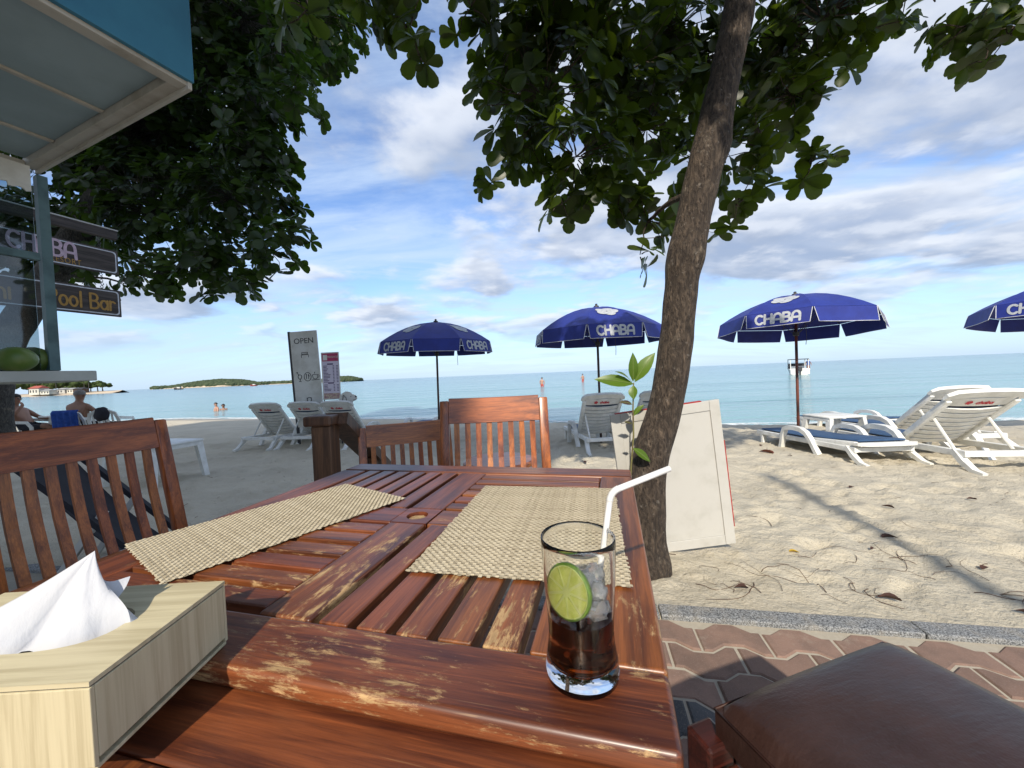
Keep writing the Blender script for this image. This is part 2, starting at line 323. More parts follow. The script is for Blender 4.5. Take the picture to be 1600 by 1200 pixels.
# ------------------------------------------------------------------ mesh kit
class MB:
    def __init__(s): s.v = []; s.f = []; s.mi = []
    def add(s, verts, faces, mat=0):
        o = len(s.v); s.v.extend([tuple(p) for p in verts]); s.f.extend([tuple(i + o for i in f) for f in faces]); s.mi.extend([mat] * len(faces)); return s
    def box(s, lo, hi, bevel=0.0, mtx=None, mat=0):
        x0, y0, z0 = lo; x1, y1, z1 = hi
        if bevel <= 0:
            vs = [Vector(p) for p in ((x0, y0, z0), (x1, y0, z0), (x1, y1, z0), (x0, y1, z0), (x0, y0, z1), (x1, y0, z1), (x1, y1, z1), (x0, y1, z1))]
            fs = [(0, 3, 2, 1), (4, 5, 6, 7), (0, 1, 5, 4), (1, 2, 6, 5), (2, 3, 7, 6), (3, 0, 4, 7)]
        else:
            bm = bmesh.new(); bmesh.ops.create_cube(bm, size=1)
            for v in bm.verts: v.co = Vector(((v.co.x + .5) * (x1 - x0) + x0, (v.co.y + .5) * (y1 - y0) + y0, (v.co.z + .5) * (z1 - z0) + z0))
            bmesh.ops.bevel(bm, geom=list(bm.edges), offset=bevel, segments=2, affect='EDGES', profile=.5)
            bm.verts.index_update(); vs = [v.co.copy() for v in bm.verts]; fs = [tuple(v.index for v in f.verts) for f in bm.faces]; bm.free()
        if mtx is not None: vs = [mtx @ v for v in vs]
        return s.add(vs, fs, mat)
    def sweep(s, path, rad, n=8, section=None, cap=True, up=(0, 0, 1), mat=0):
        """tube (or a given section) along a path; rad a number or one per point (pair allowed with a section)"""
        path = [Vector(p) for p in path]; k = len(path); up = Vector(up)
        if not hasattr(rad, '__len__'): rad = [rad] * k
        sec = section or [(math.cos(2 * math.pi * i / n), math.sin(2 * math.pi * i / n)) for i in range(n)]
        n = len(sec); vs = []; prev = None
        for i, p in enumerate(path):
            t = (path[min(i + 1, k - 1)] - path[max(i - 1, 0)]).normalized()
            if prev is None:
                a = t.cross(up)
                if a.length < 1e-3: a = t.cross(Vector((1, 0, 0)))
            else: a = prev - t * prev.dot(t)
            a.normalize(); b = t.cross(a).normalized() * -1; prev = a
            for (sx, sy) in sec: vs.append(p + a * sx * rad[i] + b * sy * rad[i])
        fs = [(i * n + j, i * n + (j + 1) % n, (i + 1) * n + (j + 1) % n, (i + 1) * n + j) for i in range(k - 1) for j in range(n)]
        if cap: fs += [tuple(range(n))[::-1], tuple((k - 1) * n + j for j in range(n))]
        return s.add(vs, fs, mat)
    def lathe(s, prof, n=32, c=(0, 0, 0), mat=0, closed=False):
        c = Vector(c); vs = []; k = len(prof)
        for r, z in prof:
            for j in range(n): a = 2 * math.pi * j / n; vs.append(c + Vector((r * math.cos(a), r * math.sin(a), z)))
        fs = [(i * n + j, i * n + (j + 1) % n, (i + 1) * n + (j + 1) % n, (i + 1) * n + j) for i in range(k - 1 + (1 if closed else 0)) for j in range(n)] if not closed else \
             [(i * n + j, i * n + (j + 1) % n, ((i + 1) % k) * n + (j + 1) % n, ((i + 1) % k) * n + j) for i in range(k) for j in range(n)]
        return s.add(vs, fs, mat)
    def prism(s, poly, z0, z1, mtx=None, mat=0, inset=0.0, drop=0.0):
        n = len(poly); vs = [Vector((x, y, z0)) for x, y in poly]; fs = []
        if inset > 0:
            cx = sum(p[0] for p in poly) / n; cy = sum(p[1] for p in poly) / n
            vs += [Vector((x, y, z1 - drop)) for x, y in poly]
            def ins(i):
                a, b, c = Vector(poly[i - 1]), Vector(poly[i]), Vector(poly[(i + 1) % n])
                d1 = (b - a).normalized(); d2 = (c - b).normalized(); n1 = Vector((-d1.y, d1.x)); n2 = Vector((-d2.y, d2.x)); m = (n1 + n2)
                m = m / max(.3, m.dot(n1)); return b + m * inset
            vs += [Vector((*ins(i), z1)) for i in range(n)]
            fs = [tuple(range(n))[::-1]] + [(i, (i + 1) % n, n + (i + 1) % n, n + i) for i in range(n)] + [(n + i, n + (i + 1) % n, 2 * n + (i + 1) % n, 2 * n + i) for i in range(n)] + [tuple(range(2 * n, 3 * n))]
        else:
            vs += [Vector((x, y, z1)) for x, y in poly]
            fs = [tuple(range(n))[::-1], tuple(range(n, 2 * n))] + [(i, (i + 1) % n, n + (i + 1) % n, n + i) for i in range(n)]
        if mtx is not None: vs = [mtx @ v for v in vs]
        return s.add(vs, fs, mat)
    def build(s, name, mats, parent=None, smooth=False, angle=None, wn=False, **props):
        me = bpy.data.meshes.new(name); me.from_pydata(s.v, [], s.f)
        mats = mats if isinstance(mats, (list, tuple)) else [mats]
        for m in mats: me.materials.append(m)
        if len(mats) > 1: me.polygons.foreach_set('material_index', s.mi)
        if smooth: me.polygons.foreach_set('use_smooth', [True] * len(me.polygons))
        me.update()
        if angle is not None and smooth: me.set_sharp_from_angle(angle=R(angle))
        o = bpy.data.objects.new(name, me); col.objects.link(o)
        if wn: w_ = o.modifiers.new('even_shading', 'WEIGHTED_NORMAL'); w_.weight = 100; w_.keep_sharp = False
        if parent is not None: o.parent = parent
        for k, v in props.items(): o[k] = v
        return o

def thing(name, label, cat, loc=(0, 0, 0), rz=0.0, group=None):
    o = bpy.data.objects.new(name, None); o.empty_display_size = .1; col.objects.link(o); o.location = loc; o.rotation_euler = (0, 0, rz)
    o['label'] = label; o['category'] = cat
    if group: o['group'] = group
    return o
def tag(o, label, cat, group=None):
    o['label'] = label; o['category'] = cat
    if group: o['group'] = group
    return o
def copy_tree(o, parent=None):
    c = o.copy(); col.objects.link(c); c.parent = parent
    for ch in list(o.children): copy_tree(ch, c)
    return c
def add_float_attr(o, name, vals):
    a = o.data.attributes.new(name, 'FLOAT', 'POINT'); a.data.foreach_set('value', np.asarray(vals, dtype=np.float32))

def text_mb(txt, size, mtx, extrude=.001, spacing=1.0, offset=0.0):
    cu = bpy.data.curves.new('lettering', 'FONT'); cu.body = txt; cu.size = size; cu.extrude = extrude; cu.align_x = 'CENTER'; cu.align_y = 'CENTER'
    cu.space_character = spacing; cu.offset = offset; cu.resolution_u = 3
    o = bpy.data.objects.new('lettering', cu); col.objects.link(o)
    dg = bpy.context.evaluated_depsgraph_get(); me = o.evaluated_get(dg).to_mesh()
    mb = MB(); mb.add([mtx @ v.co for v in me.vertices], [tuple(p.vertices) for p in me.polygons])
    o.evaluated_get(dg).to_mesh_clear(); bpy.data.objects.remove(o); bpy.data.curves.remove(cu)
    return mb

def arc(cx, cy, rx, ry, a0, a1, n=9):
    return [(cx + rx * math.cos(R(a0 + (a1 - a0) * i / (n - 1))), cy + ry * math.sin(R(a0 + (a1 - a0) * i / (n - 1)))) for i in range(n)]
GLYPH = {   # round-ended brush strokes: width, strokes
 'C': (.78, [arc(.42, .5, .36, .5, 48, 312, 12)]),
 'H': (.82, [[(.1, 0), (.12, 1)], [(.68, 0), (.70, 1)], [(.12, .5), (.68, .55)]]),
 'A': (.80, [[(.06, 0)] + arc(.40, .62, .31, .38, 180, 0, 8) + [(.74, 0)], [(.12, .36), (.68, .36)]]),
 'B': (.78, [[(.1, 0), (.1, 1)], [(.1, 1)] + arc(.36, .76, .26, .24, 90, -90, 7) + [(.12, .52)], [(.36, .52)] + arc(.38, .26, .30, .26, 90, -90, 7) + [(.1, 0)]]),
 'P': (.72, [[(.1, -.02), (.12, 1)], [(.02, 1), (.36, 1)] + arc(.36, .74, .26, .26, 90, -90, 7) + [(.14, .48)]]),
 'o': (.66, [arc(.32, .32, .25, .32, 0, 360, 13)]),
 'l': (.3, [[(.14, 0), (.16, 1)]]),
 'a': (.66, [arc(.3, .3, .24, .3, 20, 340, 11), [(.56, .6), (.56, 0)]]),
 'r': (.5, [[(.1, 0), (.1, .62)], [(.1, .38)] + arc(.30, .38, .20, .22, 180, 40, 5)]),
 'n': (.62, [[(.1, 0), (.1, .62)], [(.1, .36)] + arc(.30, .36, .20, .26, 180, 0, 6) + [(.50, 0)]]),
 'i': (.28, [[(.13, 0), (.13, .66)]]), 'c': (.55, [arc(.3, .3, .23, .3, 45, 315, 9)]), 'h': (.62, [[(.1, 0), (.1, 1)], [(.1, .36)] + arc(.30, .36, .20, .26, 180, 0, 6) + [(.50, 0)]]),
 'b': (.62, [[(.1, 1), (.1, 0)], arc(.32, .3, .22, .3, 160, -160, 9)]), ' ': (.42, []),
}
def brush_text(txt, height, w, place, z=.002, sx=1.0):
    """lettering of round-ended strokes; place(u, v, h) maps the flat layout to a surface; origin in the middle"""
    mb = MB(); total = sum(GLYPH[c][0] for c in txt); x = -total / 2; q = 0
    for c in txt:
        gw, strokes = GLYPH[c]
        for st in strokes:
            pts = [((x + a) * height * sx, (b - .5) * height) for a, b in st]
            for i in range(len(pts)):
                q += 1; hz = z + (q % 40) * z * .02
                a = pts[i]; n = 10
                mb.add([place(a[0], a[1], hz)] + [place(a[0] + w * math.cos(2 * math.pi * j / n), a[1] + w * math.sin(2 * math.pi * j / n), hz) for j in range(n)], [(0, j + 1, (j + 1) % n + 1) for j in range(n)])
                if i + 1 < len(pts):
                    q += 1; hz = z + (q % 40) * z * .02
                    b = pts[i + 1]; dx, dy = b[0] - a[0], b[1] - a[1]; L = math.hypot(dx, dy) or 1; nx, ny = -dy / L * w, dx / L * w
                    mb.add([place(a[0] + nx, a[1] + ny, hz), place(a[0] - nx, a[1] - ny, hz), place(b[0] - nx, b[1] - ny, hz), place(b[0] + nx, b[1] + ny, hz)], [(0, 1, 2, 3)])
        x += gw
    return mb

# ------------------------------------------------------------------ the ground
KN = Vector((.186, .9826)); KO = Vector((.567, 1.698)); KT = Vector((.9826, -.186))     # kerb line: normal towards the sea, a point, direction
SEA_Z = -.55
def s_of(x, y): return (x - KO.x) * KN.x + (y - KO.y) * KN.y
SHX = [-400, -60, -26, -17, -5, 5.5, 12, 30, 60, 400]; SHS = [-52, 9.5, 13.6, 14.4, 12.5, 9.0, 9.4, 9.6, 10, 10]
def sand_base(x, y):
    s = s_of(x, y); sh = np.interp(x, SHX, SHS); b = sh - 1.6
    z = np.where(s < 0, -.06, -.022 - .035 * np.minimum(s, b))
    over = np.maximum(s - b, 0) / 1.6
    zb = -.022 - .035 * np.maximum(b, 0)
    return np.where(s > b, zb + (SEA_Z - zb) * over ** .9, z)
def gz(x, y): return float(sand_base(np.array(x, float), np.array(y, float)))

def build_sand():
    xs = list(np.arange(-6.5, 7.6, .036)); dx = .036
    while xs[-1] < 300: dx *= 1.10; xs.append(xs[-1] + dx)
    dx = .036; left = []
    x = -6.5
    while x > -400: dx *= 1.10; x -= dx; left.append(x)
    xs = np.array(left[::-1] + xs)
    ys = [-30, -12, -5, -2, -.5, .3, .8]; y = 1.0
    while y < 45: ys.append(y); y += max(.028, .0105 * y)
    while y < 120: ys.append(y); y *= 1.2
    ys = np.array(ys); X, Y = np.meshgrid(xs, ys); Z = sand_base(X, Y); S = s_of(X, Y); sh = np.interp(X, SHX, SHS)
    dry = np.clip((sh - .7 - S) / 2.0, 0, 1) * np.clip((S - .02) / .25, 0, 1)
    # smooth swells
    def vnoise(scale, seed):
        g = np.random.default_rng(seed).standard_normal((256, 256))
        fx = X * scale + 91.3; fy = Y * scale + 47.7; ix = np.floor(fx).astype(int); iy = np.floor(fy).astype(int); tx = fx - ix; ty = fy - iy
        tx = tx * tx * (3 - 2 * tx); ty = ty * ty * (3 - 2 * ty)
        a = g[iy % 256, ix % 256]; b = g[iy % 256, (ix + 1) % 256]; c = g[(iy + 1) % 256, ix % 256]; d = g[(iy + 1) % 256, (ix + 1) % 256]
        return (a * (1 - tx) + b * tx) * (1 - ty) + (c * (1 - tx) + d * tx) * ty
    near = np.clip(1.4 - np.abs(X) / 30, 0, 1)
    H = vnoise(.9, 1) * .012 + vnoise(2.6, 2) * .0075 + vnoise(6.5, 3) * .0045 + vnoise(13, 4) * .0035
    # footprints: dents with a pushed-up rim
    r2 = np.random.default_rng(5)
    for _ in range(3600):
        fx = r2.uniform(-6.5, 7.6); fy = r2.uniform(1.5, 13); a = r2.uniform(0, math.pi); dep = r2.uniform(.008, .024); L = r2.uniform(.09, .15); W = L * r2.uniform(.4, .7)
        i0, i1 = np.searchsorted(xs, [fx - .4, fx + .4]); j0, j1 = np.searchsorted(ys, [fy - .4, fy + .4])
        if i1 - i0 < 3 or j1 - j0 < 3: continue
        dx_ = X[j0:j1, i0:i1] - fx; dy_ = Y[j0:j1, i0:i1] - fy
        u = (dx_ * math.cos(a) + dy_ * math.sin(a)) / L; v = (-dx_ * math.sin(a) + dy_ * math.cos(a)) / W; q = u * u + v * v
        H[j0:j1, i0:i1] += dep * (-np.exp(-q * 1.6) + .55 * np.exp(-(np.sqrt(q) - 1.5) ** 2 * 5))
    Z = Z + H * dry * near
    # wind-blown sand laps over the kerb in places
    lap = vnoise(4.5, 21) * .010 + vnoise(12, 22) * .006 + vnoise(1.3, 23) * .008
    edge = np.clip(1 - np.abs(S + .01) / .16, 0, 1)
    zl = np.where(S > -.085, .009 + lap - np.maximum(0, -S) * .16 - np.maximum(0, S) * .10, -1); Z = np.where((S > -.085) & (S < .30), np.maximum(Z, zl), Z)
    global sand_h
    from bisect import bisect
    def sand_h(x, y):
        i = min(max(bisect(xs, x) - 1, 0), len(xs) - 2); j = min(max(bisect(ys, y) - 1, 0), len(ys) - 2)
        tx = (x - xs[i]) / (xs[i + 1] - xs[i]); ty = (y - ys[j]) / (ys[j + 1] - ys[j])
        return float((Z[j, i] * (1 - tx) + Z[j, i + 1] * tx) * (1 - ty) + (Z[j + 1, i] * (1 - tx) + Z[j + 1, i + 1] * tx) * ty)
    ny, nx = X.shape; V = np.stack([X.ravel(), Y.ravel(), Z.ravel()], 1)
    jj, ii = np.meshgrid(np.arange(ny - 1), np.arange(nx - 1), indexing='ij'); a = (jj * nx + ii).ravel()
    F = np.stack([a, a + 1, a + nx + 1, a + nx], 1)
    me = bpy.data.meshes.new('beach'); me.vertices.add(len(V)); me.vertices.foreach_set('co', V.ravel()); me.loops.add(F.size); me.loops.foreach_set('vertex_index', F.ravel())
    me.polygons.add(len(F)); me.polygons.foreach_set('loop_start', np.arange(len(F)) * 4); me.polygons.foreach_set('use_smooth', np.ones(len(F), bool)); me.update(calc_edges=True); me.validate()
    me.materials.append(MT['sand']); o = bpy.data.objects.new('beach', me); col.objects.link(o); o['kind'] = 'structure'; o['label'] = 'pale trampled sand beach sloping down to the sea'
build_sand()

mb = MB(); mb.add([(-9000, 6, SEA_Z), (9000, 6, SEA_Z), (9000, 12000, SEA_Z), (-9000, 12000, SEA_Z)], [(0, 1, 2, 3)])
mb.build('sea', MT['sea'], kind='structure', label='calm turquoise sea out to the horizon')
# thin wash along the waterline
def shore_pt(x, ds):
    s = float(np.interp(x, SHX, SHS)) + ds; y = KO.y + (s - (x - KO.x) * KN.x) / KN.y; return x, y
mb = MB(); vs = []; fs = []; xs_ = np.arange(-40, 34, .35)
for i, x in enumerate(xs_):
    w = .10 * math.sin(x * 1.3) + .07 * math.sin(x * 3.1 + 1)
    a = shore_pt(x, -.12 + w); b = shore_pt(x, .55 + w * .5); vs += [(*a, max(gz(*a) + .012, SEA_Z + .012)), (*b, SEA_Z + .012)]
    if i: k = 2 * i; fs.append((k - 2, k, k + 1, k - 1))
mb.add(vs, fs); mb.build('wash_foam', MT['foam'], kind='stuff', label='thin white wash along the waterline')

def kerb_m(): return Matrix(((KT.x, KN.x, 0, KO.x), (KT.y, KN.y, 0, KO.y), (0, 0, 1, 0), (0, 0, 0, 1)))
pv = bpy.data.objects.new('pavement', None); col.objects.link(pv); pv.matrix_world = kerb_m(); pv['kind'] = 'structure'; pv['label'] = 'terrace of interlocking brick-red and grey pavers with a granite kerb'
mb = MB(); mb.box((-30, -12, -.2), (30, -.088, -.007)); mb.build('bedding', MT['mortar'], pv)
x = -8.0; k = 0
while x < 9:
    L = 1.0 + .05 * math.sin(k * 2.1); MB().box((x, -.088, -.2), (x + L - .006, -.004, .012 + .002 * math.sin(k)), .006).build('kerbstone', MT['granite'], pv); x += L; k += 1
PL, PW, PA = .245, .134, .040
def paver_mesh(start):
    def zz(u):      # zigzag: flat, down, flat, up
        u %= 1.0; return 0 if u < .28 else (-(u - .28) / .22 if u < .5 else (-1 if u < .78 else -1 + (u - .78) / .22))
    def edge(off, st):
        us = sorted(set([st + .018, st + .982] + [k + q for k in (0, 1) for q in (0, .28, .5, .78) if st + .03 < k + q < st + .97])); return [((u - st) * PL, off + PA * zz(u)) for u in us]
    m = MB(); m.prism(edge(.005, start) + edge(PW - .005, start)[::-1], -.05, 0, inset=.006, drop=.005); return m
for key in ('paver_red', 'paver_grey'):
    for ph in (0, 1):
        o = paver_mesh(.14 + ph * .5).build('paver', MT[key], pv); o.location = (0, -.4, -50); MT['_' + key + str(ph)] = o
_n = 0
for row in range(-13, 0):
    for c_ in range(-9, 12):
        if (row + 8) % 9 == 4 and True: key = 'paver_grey'
        else: key = 'paver_red'
        xo = c_ * PL + (.14 + (row % 2) * .5) * PL; yo = -.092 + row * PW + .0
        w = Vector((KO.x, KO.y)) + KT * xo + KN * yo
        if not (-.6 < w.x < 2.6): continue
        o = MT['_' + key + str(row % 2)].copy(); col.objects.link(o); o.parent = pv; o.location = (xo, yo + PA * .0, random.uniform(-.003, .001)); o.rotation_euler = (random.uniform(-.008, .008), random.uniform(-.006, .006), random.uniform(-.006, .006)); _n += 1
for key in ('paver_red0', 'paver_red1', 'paver_grey0', 'paver_grey1'): bpy.data.objects.remove(MT['_' + key])

# ------------------------------------------------------------------ tables
TAB_RZ = R(-14.6)
def make_table(loc, W, D, H, label, hole=True):
    t = thing('slatted_table', label, 'table', loc, TAB_RZ, 'wooden tables pushed end to end')
    th = .026; z0, z1 = H - th, H; fw = .088; hx, hy = W / 2, D / 2; bv = .006
    X, Y = MT['top_x'], MT['top_y']
    def plank(name, x0, x1, y0, y1, m, b=bv, dz=0.0): return MB().box((x0, y0, z0 + dz), (x1, y1, z1 + dz), b).build(name, m, t, smooth=True, wn=True)
    g = .0015
    plank('frame_board', -hx, hx, -hy, -hy + fw, X, .0065); plank('frame_board', -hx, hx, hy - fw, hy, X, .0065)
    plank('frame_board', -hx, -hx + fw, -hy + fw + g, hy - fw - g, Y, .005, -.0012); plank('frame_board', hx - fw, hx, -hy + fw + g, hy - fw - g, Y, .005, -.0012)
    cw = .042; iy = hy - fw - g; ix = hx - fw - g
    plank('cross_rail', -cw, cw, cw + g, iy, Y, .004, -.001); plank('cross_rail', -cw, cw, -iy, -cw - g, Y, .004, -.001)
    plank('cross_rail', -ix, -cw - g, -cw, cw, X, .004, -.0015); plank('cross_rail', cw + g, ix, -cw, cw, X, .004, -.0015)
    # middle block with the parasol hole
    m = MB(); n = 32; sq = []
    for i in range(n):
        a = 2 * math.pi * i / n; c, s_ = math.cos(a), math.sin(a); k = cw / max(abs(c), abs(s_)); sq.append((c * k, s_ * k))
    rr = .024; vs = []
    for zz in (z1 - .001, z0): vs += [(x, y, zz) for x, y in sq] + [(rr * math.cos(2 * math.pi * i / n), rr * math.sin(2 * math.pi * i / n), zz) for i in range(n)]
    fs = []
    for i in range(n):
        j = (i + 1) % n; fs += [(i, j, n + j, n + i), (2 * n + j, 2 * n + i, 3 * n + i, 3 * n + j), (j, i, 2 * n + i, 2 * n + j), (n + i, n + j, 3 * n + j, 3 * n + i)]
    m.add(vs, fs); m.build('hub_block', X, t)
    if hole:
        m = MB(); r2 = random.Random(3)
        pl = [(.022 * math.cos(a) * r2.uniform(.8, 1), .022 * math.sin(a) * r2.uniform(.8, 1)) for a in [2 * math.pi * i / 14 for i in range(14)]]
        m.prism(pl, z0 + .004, z1 - .008); o = m.build('parasol_plug', simple('bare_wood', (.50, .36, .18), (.22, .13, .06), 60, .8, .5, 150, .004), t); o['label'] = 'splintered pale plug in the parasol hole'
    def slats(x0, x1, y0, y1, along, n):
        gap = .0135
        for i in range(n):
            dz = random.uniform(-.0022, -.0008)
            if along == 'Y':
                w = (x1 - x0 - gap * (n + 1)) / n; a = x0 + gap + i * (w + gap); plank('slat', a, a + w, y0, y1, Y, .0028, dz)
            else:
                w = (y1 - y0 - gap * (n + 1)) / n; a = y0 + gap + i * (w + gap); plank('slat', x0, x1, a, a + w, X, .0028, dz)
    slats(-ix, -cw, cw + g, iy, 'Y', 6); slats(cw, ix, cw + g, iy, 'X', 6) if False else slats(cw + g, ix, cw, iy, 'X', 6)
    slats(-ix, -cw - g, -iy, -cw, 'X', 6); slats(cw, ix, -iy, -cw - g, 'Y', 6)
    for sx in (-1, 1):
        MB().box((sx * (hx - .10) - .011, -hy + .05, H - .085), (sx * (hx - .10) + .011, hy - .05, z0 - .001), .003).build('apron', Y, t)
        for sy in (-1, 1): MB().box((sx * (hx - .055) - .028, sy * (hy - .055) - .028, 0), (sx * (hx - .055) + .028, sy * (hy - .055) + .028, z0 - .001), .005).build('leg', MT['chair_z'], t)
    for sy in (-1, 1): MB().box((-hx + .12, sy * (hy - .10) - .011, H - .08), (hx - .12, sy * (hy - .10) + .011, z0 - .001), .003).build('apron', X, t)
    return t
TW, TD, TH = .965, .915, .75
_ex = Vector((math.cos(TAB_RZ), math.sin(TAB_RZ))); _ey = Vector((-math.sin(TAB_RZ), math.cos(TAB_RZ)))
_tc = Vector((.356, 1.184)) - _ex * TW / 2 - _ey * TD / 2
make_table((_tc.x, _tc.y, 0), TW, TD, TH, 'worn red-brown slatted wooden table carrying the drink and two straw mats')
_tc2 = _tc - _ey * (TD - .012)
make_table((_tc2.x + .006, _tc2.y, 0), TW, TD, TH - .028, 'slightly lower wooden table butted against the end of the one with the drink', False)

# woven mats
def make_mat(label, c, rz, W, D, seed):
    nx, ny = int(W / .0066), int(D / .0066); r2 = random.Random(seed); mb = MB(); tint = []
    cw_, ch_ = W / nx, D / ny; th = .0011
    def strip(pts, wid, horiz):
        t_ = r2.uniform(0, .75) ** 1.3; vs = []
        for (u, v, z) in pts:
            for sgn in (-1, 1): vs.append((u, v + sgn * wid, z) if horiz else (u + sgn * wid, v, z))
        fs = [(2 * i, 2 * i + 2, 2 * i + 3, 2 * i + 1) if horiz else (2 * i, 2 * i + 1, 2 * i + 3, 2 * i + 2) for i in range(len(pts) - 1)]
        mb.add(vs, fs); tint.extend([min(1, max(0, t_ + r2.uniform(-.15, .15))) for _ in vs])
    for j in range(ny):
        y = -D / 2 + (j + .5) * ch_; e0 = r2.uniform(-.004, .002); e1 = r2.uniform(-.002, .004)
        pts = [(-W / 2 + e0, y, th)] + [(-W / 2 + (i + .5) * cw_, y, th * (2.1 if (i + j) % 2 else .25)) for i in range(nx)] + [(W / 2 + e1, y, th)]
        strip(pts, ch_ * .44, True)
    for i in range(nx):
        x = -W / 2 + (i + .5) * cw_; e0 = r2.uniform(-.003, .002)
        pts = [(x, -D / 2 + e0, th)] + [(x, -D / 2 + (j + .5) * ch_, th * (.25 if (i + j) % 2 else 2.1)) for j in range(ny)] + [(x, D / 2 - e0, th)]
        strip(pts, cw_ * .44, False)
    o = mb.build('placemat', MT['straw_weave']); add_float_attr(o, 'tint', tint)
    MB().box((-W / 2 + .002, -D / 2 + .002, .0002), (W / 2 - .002, D / 2 - .002, .0006)).build('backing', simple('mat_underside', (.25, .19, .10), None, 40, .9), o)
    o.location = (c[0], c[1], TH + .0005); o.rotation_euler = (0, 0, rz); return tag(o, label, 'placemat', 'woven straw placemats')
make_mat('woven straw placemat behind the iced drink', (.036, .80), R(-12), .345, .465, 1)
make_mat('woven straw placemat lying askew by the slatted wooden chair under the awning', (-.537, .872), R(-36), .275, .475, 2)

# ------------------------------------------------------------------ the drink
GC = Vector((.060, .386, TH + .0006))
def make_drink():
    g = thing('drinking_glass', 'tall clear glass of iced cola with lime standing on the slatted table', 'glass', GC)
    outp = [(.0, 0), (.033, .0), (.0365, .003), (.0372, .010), (.0358, .022), (.0335, .036), (.0328, .050), (.0338, .068), (.0352, .090), (.0366, .115), (.0374, .138), (.0374, .1425), (.0366, .1435)]
    inp = [(.0358, .1425), (.0354, .135), (.0346, .115), (.0332, .090), (.0318, .068), (.0306, .050), (.0308, .036), (.0318, .026), (.029, .0185), (.018, .0168), (.0, .0165)]
    MB().lathe(outp + inp, 64).build('tumbler', MT['glass'], g, smooth=True)
    lev = .066
    liq = [(.0, .0163), (.018, .0166), (.0292, .0183), (.0320, .026), (.0310, .036), (.0308, .050), (.0319, .064), (.0320, lev), (.030, lev - .0006), (.0, lev - .001)]
    MB().lathe(liq, 64).build('cola', MT['cola'], g, smooth=True, angle=50)
    r2 = random.Random(5)
    for i, (x, y, z, s) in enumerate(((.009, .004, .080, .0155), (-.007, .012, .076, .0135), (.014, -.010, .073, .0130), (.004, -.002, .098, .0115), (.017, .008, .099, .0105), (-.012, .008, .096, .0110), (.016, -.008, .090, .0100))):
        bm = bmesh.new(); bmesh.ops.create_cube(bm, size=2); bmesh.ops.bevel(bm, geom=list(bm.edges), offset=.5, segments=3, affect='EDGES')
        for v in bm.verts: v.co += Vector((r2.uniform(-.06, .06), r2.uniform(-.06, .06), r2.uniform(-.06, .06)))
        mt = Matrix.Translation((x, y, z)) @ Matrix.Rotation(r2.uniform(0, 3), 4, 'Z') @ Matrix.Rotation(r2.uniform(-.7, .7), 4, 'X') @ Matrix.Diagonal((s, s * .9, s * .8, 1))
        m = MB(); bm.verts.index_update(); m.add([mt @ v.co for v in bm.verts], [tuple(v.index for v in f.verts) for f in bm.faces]); bm.free()
        m.build('ice_cube', MT['ice'], g, smooth=True)
    # lime wheel pressed against the wall that faces the drinker
    lr = .0262; lm = Matrix.Translation((-.0132, -.0126, .0935)) @ Matrix.Rotation(R(-44), 4, 'Z') @ Matrix.Rotation(R(80), 4, 'X')
    lime = thing('lime_slice', 'round lime slice standing inside the iced drink', 'lime', (0, 0, 0)); lime.location = GC
    n = 36; m = MB(); vs = []; prof = [(lr - .0022, -.0026), (lr, -.0018), (lr, .0018), (lr - .0022, .0026)]
    for rr, zz in prof: vs += [lm @ Vector((rr * math.cos(2 * math.pi * i / n), rr * math.sin(2 * math.pi * i / n), zz)) for i in range(n)]
    m.add(vs, [(k * n + i, k * n + (i + 1) % n, (k + 1) * n + (i + 1) % n, (k + 1) * n + i) for k in range(3) for i in range(n)])
    m.build('peel', simple('lime_peel', (.09, .19, .015), (.13, .24, .02), 40, .35), lime, smooth=True)
    m = MB(); vs = []
    for rr, zz in ((lr - .0022, -.0026), (lr - .0022, .0026)): vs += [lm @ Vector((rr * math.cos(2 * math.pi * i / n), rr * math.sin(2 * math.pi * i / n), zz)) for i in range(n)]
    m.add(vs, [tuple(range(n))[::-1], tuple(range(n, 2 * n))]); m.build('pith', simple('lime_pith', (.46, .50, .17), None, 60, .5), lime)
    flesh = simple('lime_flesh', (.36, .41, .075), (.44, .47, .13), 160, .25, .3, 300, .001)
    for k in range(9):
        a0 = 2 * math.pi * k / 9 + .045; a1 = 2 * math.pi * (k + 1) / 9 - .045; pts = [(.0042 * math.cos((a0 + a1) / 2), .0042 * math.sin((a0 + a1) / 2))] + [((lr - .0034) * math.cos(a0 + (a1 - a0) * i / 5), (lr - .0034) * math.sin(a0 + (a1 - a0) * i / 5)) for i in range(6)]
        for sgn in (-1, 1): pass
        m = MB(); m.prism(pts, -.0031, .0031, lm); m.build('segment', flesh, lime)
    # bendy straw
    tip = Vector((.172 - GC.x, .428 - GC.y, .196)); bend = Vector((.100 - GC.x, .405 - GC.y, .180)); low = Vector((.012, .012, .022))
    st = thing('drinking_straw', 'white bendy drinking straw leaning out of the iced drink', 'straw', GC)
    d1 = (bend - low).normalized(); d2 = (tip - bend).normalized()
    MB().sweep([low, bend - d1 * .010], .0032, 14).build('tube', MT['white_straw'], st, smooth=True, angle=50)
    path = []; rad = []; nb = 26
    for i in range(nb + 1):
        f = i / nb; p = (bend - d1 * .010) * (1 - f) ** 2 + bend * 2 * f * (1 - f) + (bend + d2 * .010) * f * f; path.append(p); rad.append(.0033 + (.0006 if i % 2 else -.0001))
    MB().sweep(path, rad, 14).build('bellows', MT['white_straw'], st, smooth=True)
    MB().sweep([bend + d2 * .010, tip], .0034, 14).build('mouthpiece', MT['white_straw'], st, smooth=True, angle=50)
MT['white_straw'] = simple('straw_plastic', (.80, .80, .79), None, 20, .35)
make_drink()

